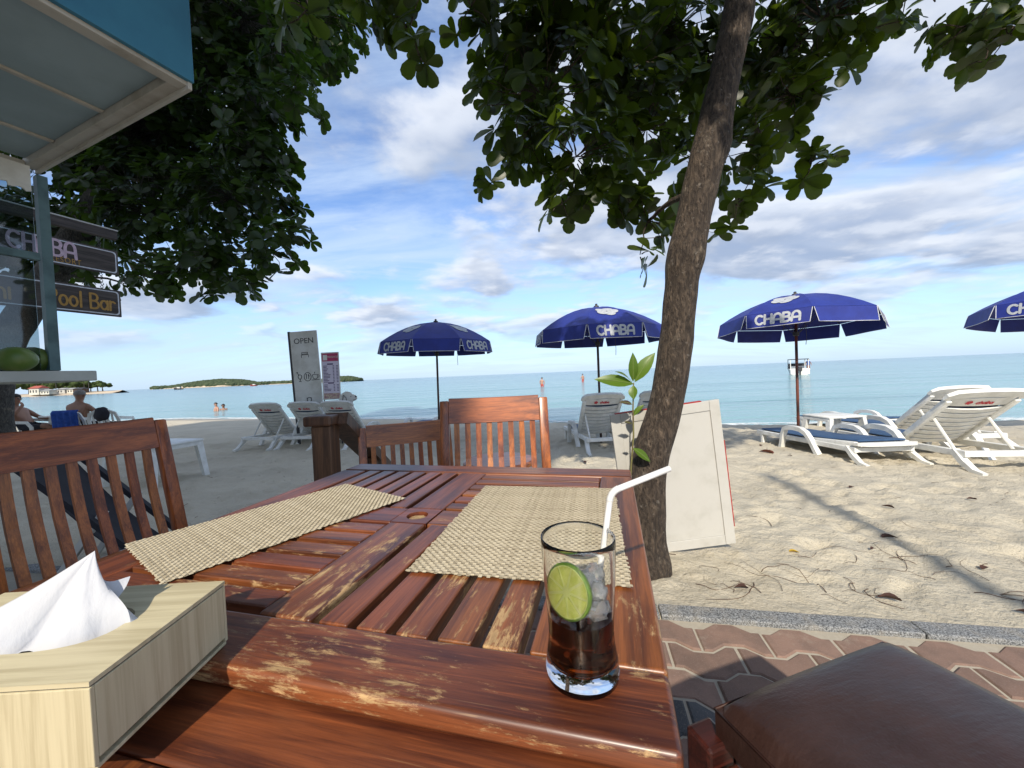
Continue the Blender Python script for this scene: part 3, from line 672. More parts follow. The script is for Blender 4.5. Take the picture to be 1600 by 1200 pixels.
# ------------------------------------------------------------------ tissue box
def make_tissue_box():
    x1 = -.352; y0, y1 = .300, .452; W = .255; x0 = x1 - W; h = .070; z0 = TH + .001
    b = thing('tissue_box', 'pale wood-grain tissue box on the corner of the slatted tables', 'tissue box', ((x0 + x1) / 2, (y0 + y1) / 2, z0), R(1.5))
    hx, hy, t_ = W / 2, (y1 - y0) / 2, .004
    MB().box((-hx, -hy, .004), (hx, -hy + t_, h), .0008).build('front_panel', MT['veneer_v'], b); MB().box((-hx, hy - t_, .004), (hx, hy, h), .0008).build('back_panel', MT['veneer_v'], b)
    for sx in (-1, 1): MB().box((min(sx * hx, sx * (hx - t_)), -hy + t_ + .0003, .009), (max(sx * hx, sx * (hx - t_)), hy - t_ - .0003, h), .0008).build('end_panel', MT['veneer_v'], b)
    n = 40; outer = []; inner = []
    for i in range(n):
        a = 2 * math.pi * i / n; a = min((math.atan2(sy * hy, sx * hx) % (2 * math.pi) for sx in (-1, 1) for sy in (-1, 1)), key=lambda q: abs(q - a)) if min(abs(math.atan2(sy * hy, sx * hx) % (2 * math.pi) - a) for sx in (-1, 1) for sy in (-1, 1)) < math.pi / n else a; c, s = math.cos(a), math.sin(a); k = 1 / max(abs(c) / hx, abs(s) / hy); outer.append((c * k, s * k)); inner.append((.082 * math.copysign(abs(c) ** .7, c) , .036 * math.copysign(abs(s) ** .8, s)))
    m = MB(); vs = []
    for zz in (h + .0055, h + .0016): vs += [(x, y, zz) for x, y in outer] + [(x, y, zz) for x, y in inner]
    fs = []
    for i in range(n):
        j = (i + 1) % n; fs += [(i, j, n + j, n + i), (2 * n + j, 2 * n + i, 3 * n + i, 3 * n + j), (j, i, 2 * n + i, 2 * n + j), (n + i, n + j, 3 * n + j, 3 * n + i)]
    m.add(vs, fs); m.build('lid', MT['veneer_h'], b)
    MB().box((-hx + .002, -hy + .003, 0), (hx - .001, hy - .002, .0035), .0006).build('base_board', MT['veneer_h'], b)
    m = MB(); m.box((-hx + .0012, -hy + .0012, h + .0002), (-hx + .012, hy - .0012, h + .0015)); m.box((hx - .012, -hy + .0012, h + .0002), (hx - .0012, hy - .0012, h + .0015)); m.box((-hx + .0121, -hy + .0012, h + .0002), (hx - .0121, -hy + .012, h + .0015)); m.box((-hx + .0121, hy - .012, h + .0002), (hx - .0121, hy - .0012, h + .0015)); m.build('lid_seam', MT['dark_grey'], b)
    # tissue: a pulled-up, pleated sheet
    m = MB(); nu, nv = 49, 26; tip = Vector((.036, .022, .070)); vs = []
    for j in range(nv):
        f = j / (nv - 1)
        for i in range(nu):
            a = 2 * math.pi * i / (nu - 1); fold = 1 + .17 * math.sin(3 * a + 1.9 + f) + .15 * math.sin(7 * a + .4 + 2.5 * f) + .07 * math.sin(13 * a + 5 * f) + .12 * math.sin(2 * a + 4 * f)
            rx = (.074 * (1 - f) ** 1.35 + .007 * (1 - f ** 8)) * fold; ry = (.031 * (1 - f) ** 1.2 + .005 * (1 - f ** 8)) * fold
            cx = tip.x * f ** 1.1 - .012 * (1 - f); cy = tip.y * f; z = h - .004 + (tip.z + .006) * f ** 1.15 + .010 * math.sin(3 * a + 2.2) * (1 - f) * min(1, f * 4)
            vs.append((cx + rx * math.cos(a), cy + ry * math.sin(a), z))
    m.add(vs, [(j * nu + i, j * nu + i + 1, (j + 1) * nu + i + 1, (j + 1) * nu + i) for j in range(nv - 1) for i in range(nu - 1)])
    ts = m.build('tissue', MT['tissue'], smooth=True); ts.location = b.location; ts.rotation_euler = b.rotation_euler; tag(ts, 'crumpled white paper tissue pulled up out of the wooden box', 'tissue')
    # the loose corner of the sheet
    m = MB(); nu, nv = 15, 11; vs = []
    A = [Vector((.026, .012, h + .056)), Vector((.060, .030, h + .036))]; B = [Vector((.002, -.005, h + .004)), Vector((.040, -.010, h - .001))]
    for j in range(nv):
        f = j / (nv - 1)
        for i in range(nu):
            g = i / (nu - 1); p = (A[0] * (1 - g) + A[1] * g) * (1 - f) + (B[0] * (1 - g) + B[1] * g) * f
            p += Vector((0, .006, .004)) * math.sin(g * 7 + f * 3) * .7; p.x += .010 * math.sin(f * 3.1) * g; vs.append(p)
    m.add(vs, [(j * nu + i, j * nu + i + 1, (j + 1) * nu + i + 1, (j + 1) * nu + i) for j in range(nv - 1) for i in range(nu - 1)])
    m.build('loose_corner', MT['tissue'], ts, smooth=True)
make_tissue_box()

# ------------------------------------------------------------------ wooden chairs
def make_chair(label, loc, rz, group='slatted wooden chairs round the tables'):
    c = thing('wooden_chair', label, 'chair', loc, rz, group); X, Z = MT['chair_x'], MT['chair_z']; w = .235
    lean = Matrix.Translation((0, -.20, .44)) @ Matrix.Rotation(R(11), 4, 'X')
    for sx in (-1, 1):
        MB().box((sx * w - .021, -.022, -.02), (sx * w + .021, .012, .5 if True else 0), .006, lean).build('back_post', Z, c, smooth=True, angle=40)
        MB().box((sx * w - .02, -.225, 0), (sx * w + .02, -.185, .425), .004).build('leg', Z, c)
        MB().box((sx * (w - .005) - .02, .20, 0), (sx * (w - .005) + .02, .24, .415), .004).build('leg', Z, c)
        MB().box((sx * w - .012, -.184, .35), (sx * w + .012, .199, .40), .003).build('side_rail', Z, c)
    # top rail, slightly curved and rounded at the corners
    m = MB(); n = 12; vs = []; z0, z1 = .392, .512
    for i in range(n + 1):
        u = -1 + 2 * i / n; x = u * (w - .0215); bow = -.016 * (1 - u * u)
        for (yy, zz) in ((.009, z0), (.009, z1 - .004), (.004, z1), (-.014, z1), (-.019, z1 - .004), (-.019, z0)): vs.append(lean @ Vector((x, yy + bow, zz)))
    m.add(vs, [(i * 6 + j, i * 6 + (j + 1) % 6, (i + 1) * 6 + (j + 1) % 6, (i + 1) * 6 + j) for i in range(n) for j in range(6)] + [tuple(range(6)), tuple(n * 6 + j for j in range(6))[::-1]])
    m.build('top_rail', X, c, smooth=True, angle=40)
    MB().box((-w + .0215, -.016, .02), (w - .0215, .006, .06), .003, lean).build('lower_rail', X, c)
    for i in range(8):
        u = -1 + 2 * (i + .5) / 8; x = u * (w - .03); bow = -.016 * (1 - u * u)
        path = [lean @ Vector((x, -.004 + bow * f ** 1 - .010 * math.sin(f * 3.14), .06 + (.392 - .06) * f)) for f in (0, .25, .5, .75, 1)]
        MB().sweep(path, 1, section=[(-.0125, -.006), (.0125, -.006), (.0125, .006), (-.0125, .006)], up=(0, 1, 0)).build('slat', Z, c)
    for i in range(6): MB().box((-w + .0, -.17 + i * .07, .418), (w, -.17 + i * .07 + .062, .440), .004).build('seat_slat', X, c)
    MB().box((-w + .021, .205, .355), (w - .021, .228, .405), .003).build('seat_rail', X, c)
    return c
def place_chair(label, cx, cy, z, face):      # cx, cy: middle of the top rail; face: the way the sitter looks
    d = Vector(face).normalized(); rz = math.atan2(d.y, d.x) - math.pi / 2
    return make_chair(label, (cx + d.x * .30, cy + d.y * .30, z), rz)
place_chair('slatted wooden chair in full sun with a bright gleam on its top rail', -.091, 1.84, 0.012, (0.02, -1))
place_chair('slatted wooden chair in shade standing beside the dark railing post', -.62, 2.20, -.135, (.36, -.93))
place_chair('slatted wooden chair standing in shade by the askew placemat', -1.475, 1.30, 0.005, (.966, -.259))

# leather stool
def make_stool():
    s = thing('leather_stool', 'dark brown leather cushioned stool with wooden frame beside the table', 'stool', (.585, .487, 0), R(18)); h = .215
    n = 18; m = MB(); vs = []
    def cush(u, v):
        e = max(abs(u), abs(v)); dome = (1 - u ** 4) * (1 - v ** 4); return .488 + .040 * (max(0, dome)) ** .32 if e < 1 else .488
    for j in range(n + 1):
        for i in range(n + 1):
            u = -1 + 2 * i / n; v = -1 + 2 * j / n; u = math.copysign(abs(u) ** .7, u); v = math.copysign(abs(v) ** .7, v); vs.append((u * h, v * h, cush(u, v) + .003 * math.sin(u * 5 + v * 3) * (1 - u * u) * (1 - v * v)))
    fs = [(j * (n + 1) + i, j * (n + 1) + i + 1, (j + 1) * (n + 1) + i + 1, (j + 1) * (n + 1) + i) for j in range(n) for i in range(n)]
    m.add(vs, fs); o = m.build('seat_cushion', MT['leather'], s, smooth=True)
    m = MB(); m.box((-h + .0005, -h + .0005, .44), (h - .0005, h - .0005, .4885), .0); m.build('cushion_side', MT['leather'], o)
    m = MB()
    for a, b in (((-1, -1), (1, -1)), ((1, -1), (1, 1)), ((1, 1), (-1, 1)), ((-1, 1), (-1, -1))): m.sweep([(a[0] * h, a[1] * h, .4895), (b[0] * h, b[1] * h, .4895)], .0022, 6)
    m.build('piping', simple('leather_piping', (.05, .018, .012), None, 30, .4), o, smooth=True)
    for sx in (-1, 1):
        MB().box((sx * (h + .006) - .018, -h + .03, .35), (sx * (h + .006) + .018, h - .03, .424), .004).build('frame_rail', MT['dark_wood'], s)
        MB().box((-h + .03, sx * (h + .006) - .018, .35), (h - .03, sx * (h + .006) + .018, .424), .004).build('frame_rail', MT['dark_wood'], s)
        for sy in (-1, 1): MB().box((sx * (h + .006) - .026, sy * (h + .006) - .026, 0), (sx * (h + .006) + .026, sy * (h + .006) + .026, .446 if sx < 0 else .43), .006).build('leg', MT['dark_wood'], s)
make_stool()

# railing
def make_railing():
    b = Vector((-.93, 1.90, -.03)); r = thing('stair_railing', 'dark weathered wooden handrail stepping down to the sand', 'railing', b)
    W = MT['rail_wood']
    MB().box((-.050, -.05, 0), (.044, .05, .875), .006).build('post', W, r); MB().box((-.045, .50, -.12), (.045, .59, .60), .005).build('post', W, r)
    MB().box((-.078, -.07, .876), (.056, .06, .925), .010).build('cap', W, r)
    p0 = Vector((.045, .02, .905)); p1 = Vector((-.02, 1.02, .36)); d = (p1 - p0)
    MB().sweep([p0, p0 + d * .5, p1], 1, section=[(-.055, -.03), (.055, -.03), (.055, .03), (-.055, .03)], up=(0, 0, 1)).build('handrail', W, r)
make_railing()

# ------------------------------------------------------------------ the near tree and the tree by the awning
def leaf_rows():
    T = [0, .18, .42, .68, .89, 1.0]; Wd = [.02, .10, .22, .30, .265, .13]
    v = []
    for t, w in zip(T, Wd):
        zc = -.12 * t * t + .04 * t
        v += [(-w, t, zc + .20 * w), (0, t, zc), (w, t, zc + .20 * w)]
    f = []
    for i in range(5):
        a = 3 * i; f += [(a, a + 1, a + 4, a + 3), (a + 1, a + 2, a + 5, a + 4)]
    return np.array(v), f
LV, LF = leaf_rows(); LFn = np.array(LF)
def leaf_matrix(p, d, up, size):
    d = d.normalized(); x = d.cross(up)
    if x.length < 1e-3: x = d.cross(Vector((1, .1, 0)))
    x.normalize(); z = x.cross(d).normalized(); m = Matrix((x, d, z)).transposed().to_4x4(); m = m @ Matrix.Diagonal((size, size, size, 1)); m.translation = p; return m
def build_tree(name, label, base, path, rad, bark, leafmat, blobs, leaf, rosette_k, seed, over=(), fork_z=2.0, knot=()):
    r2 = random.Random(seed); t = thing(name, label, 'tree', base)
    B = Vector(base)
    def loc(p): return Vector(p) - B
    # trunk with burls
    P = [Vector(p) for p in path]; fine = []; fr = []
    for i in range(len(P) - 1):
        for k in range(8):
            f = k / 8; a = P[max(i - 1, 0)]; b = P[i]; c = P[i + 1]; d = P[min(i + 2, len(P) - 1)]
            q = .5 * ((2 * b) + (c - a) * f + (2 * a - 5 * b + 4 * c - d) * f * f + (3 * b - a - 3 * c + d) * f ** 3); fine.append(q); fr.append(rad[i] * (1 - f) + rad[i + 1] * f)
    fine.append(P[-1]); fr.append(rad[-1])
    ks = [(Vector(k_), a_) for k_, a_ in knot]
    def knots(q): return sum(a_ * math.exp(-((q - k_).length / .085) ** 2) for k_, a_ in ks)
    m = MB(); n = 30; m.sweep([loc(p) for p in fine], fr, n)
    for k in range(len(m.v)):
        i = k // n; c = loc(fine[min(i, len(fine) - 1)]); v = Vector(m.v[k]); q = v + B
        s = 1 + .05 * mnoise.noise(q * 3.1) + .06 * mnoise.noise(q * 9.0) + knots(q); m.v[k] = tuple(c + (v - c) * s)
    m.build('trunk', bark, t, smooth=True)
    mats = []; nodes = [(q, fr[i]) for i, q in enumerate(fine) if q.z > fork_z]; todo = [(Vector(c), r) for c, r in list(blobs) + list(over)]
    todo.sort(key=lambda b: min((b[0] - q).length for q, _ in nodes))
    for bi, (cpos, r) in enumerate(todo):
        # limb from the trunk
        src, srad = min(nodes, key=lambda n_: (n_[0] - cpos).length + .6 * max(0, n_[0].z - cpos.z))
        mid = (src + cpos) / 2 + Vector((r2.uniform(-.2, .2), r2.uniform(-.2, .2), r2.uniform(.0, .25))) * (src - cpos).length * .5
        mb_ = MB(); L = (cpos - src).length; th = min(srad * .62, .030 * leaf / .16)
        pts = []
        for k in range(8):
            f = k / 7; pts.append(loc(src * (1 - f) ** 2 + mid * 2 * f * (1 - f) + cpos * f * f + Vector((r2.uniform(-1, 1), r2.uniform(-1, 1), r2.uniform(-1, 1))) * .035 * L * math.sin(f * 3.1)))
        mb_.sweep(pts, [th * (1 - .55 * k / 7) for k in range(8)], 7); nodes += [(p_ + B, th * (1 - .55 * k / 7)) for k, p_ in enumerate(pts) if k > 2]
        nr = max(2, int(rosette_k * (r / leaf) ** 2.2))
        for k in range(nr):
            while True:
                q = Vector((r2.uniform(-1, 1), r2.uniform(-1, 1), r2.uniform(-1, 1)))
                if q.length < 1: break
            q = q * (.35 + .65 * q.length ** .2) if q.length > 0 else q
            c = cpos + Vector((q.x * r, q.y * r * 1.15, q.z * r * .92)); out = (c - cpos); 
            a = loc(cpos + (c - cpos) * r2.uniform(0, .25)); e = loc(c); mm = (a + e) / 2 + Vector((r2.uniform(-.1, .1), r2.uniform(-.1, .1), r2.uniform(-.05, .12))) * r
            mb_.sweep([a, mm, e], [.006 * leaf / .16, .0045 * leaf / .16, .003 * leaf / .16], 5, cap=False)
            ax = (out.normalized() * .75 + Vector((0, 0, .75)) + Vector((r2.uniform(-.4, .4), r2.uniform(-.4, .4), r2.uniform(-.3, .3)))).normalized()
            x = ax.cross(Vector((.3, .9, .1))).normalized(); y = ax.cross(x); nl = r2.randint(6, 9); a0 = r2.uniform(0, 6)
            for l in range(nl):
                an = a0 + l * 2.399; el = r2.uniform(-.35, .65); d = (x * math.cos(an) + y * math.sin(an)) * math.cos(el) + ax * math.sin(el); d.z -= .08
                s = leaf * r2.choice((.5, .75, .9, 1.0, 1.1, 1.25)) * r2.uniform(.92, 1.08); up = (ax + Vector((r2.uniform(-.4, .4), r2.uniform(-.4, .4), r2.uniform(-.2, .2))))
                mats.append((leaf_matrix(c + ax * r2.uniform(0, .05) * leaf / .16, d, up, s), r2.random()))
        mb_.build('branch', bark, t, smooth=True)
    cand = []
    for k, (mm, tn) in enumerate(mats):
        c = mm @ Vector((0, .6, 0)); u, v = px_of(c)
        if 0 < u < 1600 and 0 < v < 1200: cand.append(((c - Vector((0, 0, CAM_H))).length, k))
    cand.sort(); chosen = set(k for _, k in cand[:300])
    lm = []
    for j in range(3):
        me = bpy.data.meshes.new('leaf'); vv = LV.copy(); vv[:, 2] *= (.6, 1.0, 1.7)[j]; vv[:, 0] *= (1.0, 1.12, .9)[j]; me.from_pydata([tuple(p) for p in vv], [], LF); me.materials.append(leafmat); me.polygons.foreach_set('use_smooth', [True] * len(LF)); me.update()
        a = me.attributes.new('tint', 'FLOAT', 'POINT'); a.data.foreach_set('value', np.full(len(LV), (.1, .45, .9)[j], dtype=np.float32)); lm.append(me)
    V = []; Fc = []; tint = []
    for k, (mm, tn) in enumerate(mats):
        if k in chosen:
            o = bpy.data.objects.new('leaf', lm[k % 3]); col.objects.link(o); o.parent = t; o.matrix_local = Matrix.Translation(-B) @ mm
        else:
            M_ = np.array(mm); vv = LV.copy(); vv[:, 2] *= (.6, 1.0, 1.7)[k % 3]; p = vv @ M_[:3, :3].T + M_[:3, 3] - np.array(B); Fc.append(LFn + len(V) * len(LV)); V.append(p); tint.append(np.full(len(LV), tn))
    V = np.concatenate(V); Fc = np.concatenate(Fc)
    me = bpy.data.meshes.new('crown'); me.from_pydata(V.tolist(), [], Fc.tolist()); me.materials.append(leafmat); me.polygons.foreach_set('use_smooth', [True] * len(Fc)); me.update()
    o = bpy.data.objects.new('crown', me); col.objects.link(o); o.parent = t; o['kind'] = 'stuff'; add_float_attr(o, 'tint', np.concatenate(tint))
    print(name, 'leaves', len(mats)); return t
def blob_px(l): return [(at(px, py, d), rp / FPX * d) for px, py, d, rp in l]
tp = [(.67, 2.10, -.10), (.70, 2.10, .02), (.733, 2.1, .517), (.827, 2.1, .83), (.901, 2.1, 1.177), (.943, 2.1, 1.522), (.975, 2.1, 1.70), (1.103, 2.1, 2.20), (1.205, 2.1, 2.60), (1.297, 2.1, 3.0), (1.43, 2.12, 3.6), (1.6, 2.2, 4.4)]
tr = [.125, .108, .092, .088, .085, .083, .089, .089, .075, .076, .066, .05]
near_blobs = blob_px([(800, 60, 2.6, 85), (850, 150, 2.6, 100), (810, 225, 2.5, 58), (900, 245, 2.5, 75), (960, 120, 2.9, 105), (965, 290, 2.6, 60), (1010, 200, 2.9, 85), (1012, 345, 2.6, 42), (1000, 398, 2.6, 22), (1050, 50, 3.1, 95),
    (1215, 60, 3.0, 95), (1285, 30, 2.7, 80), (1365, 45, 2.6, 38), (1240, 150, 2.8, 72), (1200, 235, 2.7, 62), (1265, 262, 2.6, 36), (1150, 318, 2.7, 38), (1130, 362, 2.7, 18), (880, 318, 2.5, 36), (925, 60, 2.7, 80), (870, 30, 2.4, 70), (765, 285, 2.5, 14), (1100, 120, 3.2, 90), (1090, 270, 3.0, 55),
    (640, 45, 2.1, 52), (575, 15, 2.1, 45), (480, 15, 2.1, 40), (655, 88, 2.0, 32), (735, 10, 2.3, 45), (545, -20, 2.0, 45), (1510, 40, 2.5, 42), (1575, 55, 2.5, 55), (1540, 95, 2.5, 26), (1600, -10, 2.5, 60), (1460, 5, 2.5, 25), (1420, -30, 2.7, 50)])
near_over = [((x_, y_, z_), .5) for x_, y_, z_ in ((-1.3, .9, 4.3), (-.5, .3, 4.6), (.4, -.1, 4.8), (1.3, .1, 4.7), (2.1, .6, 4.5), (-.9, 1.5, 4.8), (0, .9, 5.1), (.9, .8, 5.3), (1.8, 1.2, 5.0), (2.6, 1.7, 4.6))] + [((r * math.cos(a) + .6, 1.6 + r * math.sin(a) * .55, z), .42) for a, r, z in ((.2, 1.5, 4.0), (1.0, 1.2, 4.4), (1.9, 1.3, 4.3), (2.7, 1.7, 3.9), (3.3, 1.9, 3.8), (3.9, 1.5, 4.0), (4.6, 1.4, 3.9), (5.3, .9, 4.0), (0.6, .5, 4.7), (2.4, .7, 4.8), (4.4, .6, 4.6), (5.0, 2.2, 3.7), (3.7, 2.5, 3.6))]
build_tree('almond_tree', 'broad-leaved tree with a leaning bare trunk rising beside the table', (.70, 2.10, -.05), tp, tr, MT['bark_near'], MT['leaf_near'], near_blobs, .122, 2.7, 21, near_over, 1.95, [((.90, 2.02, 1.66), .2), ((1.06, 2.0, 1.62), .2), ((1.02, 2.0, 2.16), .18), ((1.20, 2.03, 2.22), .22), ((1.36, 2.02, 2.86), .22), ((.72, 2.0, .62), .25), ((.84, 1.98, 1.05), .2), ((.60, 2.02, .0), .5), ((.82, 1.98, -.02), .5), ((.70, 1.95, .0), .3)])
far_blobs = blob_px([(380, 30, 6.6, 85), (440, 70, 6.2, 45), (462, 140, 6.0, 30), (488, 182, 6.0, 16), (330, 120, 7.0, 95), (400, 170, 6.6, 65), (395, 235, 6.5, 60), (250, 200, 7.5, 95), (425, 300, 6.4, 42), (360, 310, 6.9, 75), (462, 368, 6.1, 24), (425, 395, 6.4, 42), (335, 400, 6.7, 62), (240, 330, 7.2, 88), (150, 270, 7.6, 80),
    (150, 390, 7.5, 62), (245, 430, 7.0, 40), (385, 450, 6.4, 24), (185, 440, 7.2, 25), (100, 200, 7.8, 80), (95, 350, 7.8, 60), (330, 462, 6.5, 18), (300, 250, 7.8, 90), (200, 130, 8.2, 95), (280, 40, 7.8, 90), (60, 420, 8.0, 55), (20, 350, 8.0, 60)])
far_over = [((-6.2 + 2.6 * math.cos(a), 7.6 + 1.6 * math.sin(a), z), 1.1) for a, z in ((0, 8.2), (1.3, 8.6), (2.6, 8.3), (3.9, 8.0), (5.1, 8.4), (.7, 9.4), (3.2, 9.6), (4.5, 9.3))]
_tb = (-9.5, 7.0, gz(-9.5, 7.0) - .03)
build_tree('almond_tree', 'dark dense broad-leaved tree spreading behind the awning and hanging signs', _tb, [_tb, (-9.48, 7.0, .8), (-9.2, 7.05, 2.0), (-8.2, 7.2, 3.6), (-7.3, 7.4, 5.4), (-6.6, 7.5, 7.6)], [.30, .25, .24, .22, .17, .10], MT['bark_far'], MT['leaf_far'], far_blobs, .19, 3.3, 33, far_over, 2.2)

# sapling by the trunk
def make_sapling():
    b = Vector((.635, 1.99, -.03)); t = thing('sapling', 'young plant with five broad green leaves growing beside the tree trunk', 'plant', b)
    def q(px, py, y=1.99): return at(px, py, y) - b
    MB().sweep([(0, 0, 0), q(985, 790), q(986, 730), q(990, 680), q(989, 640), q(990, 598)], [.006, .0055, .005, .0045, .004, .003], 8).build('stem', simple('green_stem', (.16, .15, .05), (.10, .07, .03), 30, .6), t, smooth=True)
    L = MT['leaf_young']; LD = simple('withered_leaf', (.05, .03, .02), None, 20, .8)
    for (p0, p1, w, up, m) in (((990, 600), (930, 590), .30, (0, -.9, .5), L), ((989, 596), (991, 551), .32, (.2, -1, .1), L), ((992, 597), (1023, 550), .33, (-.4, -1, .3), L), ((987, 597), (963, 578), .26, (0, -.5, .9), L), ((990, 602), (990, 624), .52, (-.5, -1, .2), L), ((990, 650), (1006, 632), .3, (0, -.7, .7), L), ((988, 700), (1018, 720), .42, (.1, -.6, .8), L), ((988, 632), (968, 628), .25, (0, -1, .3), LD), ((987, 662), (976, 659), .3, (0, -1, .3), LD)):
        a = q(*p0); e = q(p1[0], p1[1], 1.99 + random.uniform(-.05, .02)); d = e - a; mm = leaf_matrix(a, d, Vector(up), d.length)
        T8 = [0, .1, .25, .42, .6, .76, .9, 1.0]; W8 = [.02, .34, .78, 1.0, .95, .68, .30, .01]; mb_ = MB(); wob = random.uniform(-.06, .06)
        vs = [mm @ Vector((s_ * w * .58 * wd + wob * math.sin(tt * 3.1), tt, .05 * math.sin(tt * 3.1) - .10 * tt * tt + .10 * w * wd * abs(s_))) for tt, wd in zip(T8, W8) for s_ in (-1, -.5, 0, .5, 1)]
        mb_.add(vs, [(i * 5 + j, i * 5 + j + 1, (i + 1) * 5 + j + 1, (i + 1) * 5 + j) for i in range(7) for j in range(4)]); o = mb_.build('leaf', m, t, smooth=True); add_float_attr(o, 'tint', [random.random()] * len(vs))
        MB().sweep([mm @ Vector((wob * math.sin(tt * 3.1), tt, .05 * math.sin(tt * 3.1) - .10 * tt * tt + .012)) for tt in T8[:-1]], .0012, 4).build('midrib', simple('leaf_midrib', (.22, .28, .08), None, 20, .6), o)
make_sapling()

# ------------------------------------------------------------------ white boards leaning behind the trunk
def make_board():
    tl, tr_, br, bl = Vector((.565, 2.255, .845)), Vector((1.195, 2.235, .812)), Vector((1.292, 2.27, -.05)), Vector((.64, 2.45, -.06))
    bl = tl + (br - tr_); o0 = (bl + br) / 2; ux = (tr_ - tl).normalized(); uz = ((tl + tr_) / 2 - (bl + br) / 2); H = uz.length; uz.normalize(); ux = (ux - uz * ux.dot(uz)).normalized(); uy = uz.cross(ux); W = (tr_ - tl).length
    m = Matrix((ux, uy, uz)).transposed().to_4x4(); m.translation = o0
    b = thing('notice_board', 'back of a white painted board with red edges propped behind the tree trunk', 'board', (0, 0, 0)); b.matrix_world = m
    hw = W / 2; fw = .058
    MB().box((-hw + fw, -.006, fw), (hw - fw, .010, H - fw)).build('panel', MT['old_white'], b)
    MB().box((-hw, -.012, 0), (-hw + fw - .001, .014, H), .002).build('frame_board', MT['old_white'], b); MB().box((hw - fw + .001, -.012, 0), (hw, .014, H), .002).build('frame_board', MT['old_white'], b)
    MB().box((-hw + fw, -.0115, H - fw + .001), (hw - fw, .0135, H), .002).build('frame_board', MT['old_white'], b); MB().box((-hw + fw, -.0115, 0), (hw - fw, .0135, fw - .001), .002).build('frame_board', MT['old_white'], b)
    e = MB().box((-hw + .03, -.010, H + .0005), (hw - .10, .012, H + .006)).build('red_edge', MT['red_paint'], b); MB().box((hw + .0005, -.010, H * .12), (hw + .006, .012, H * .72)).build('red_edge', MT['red_paint'], b)
make_board()

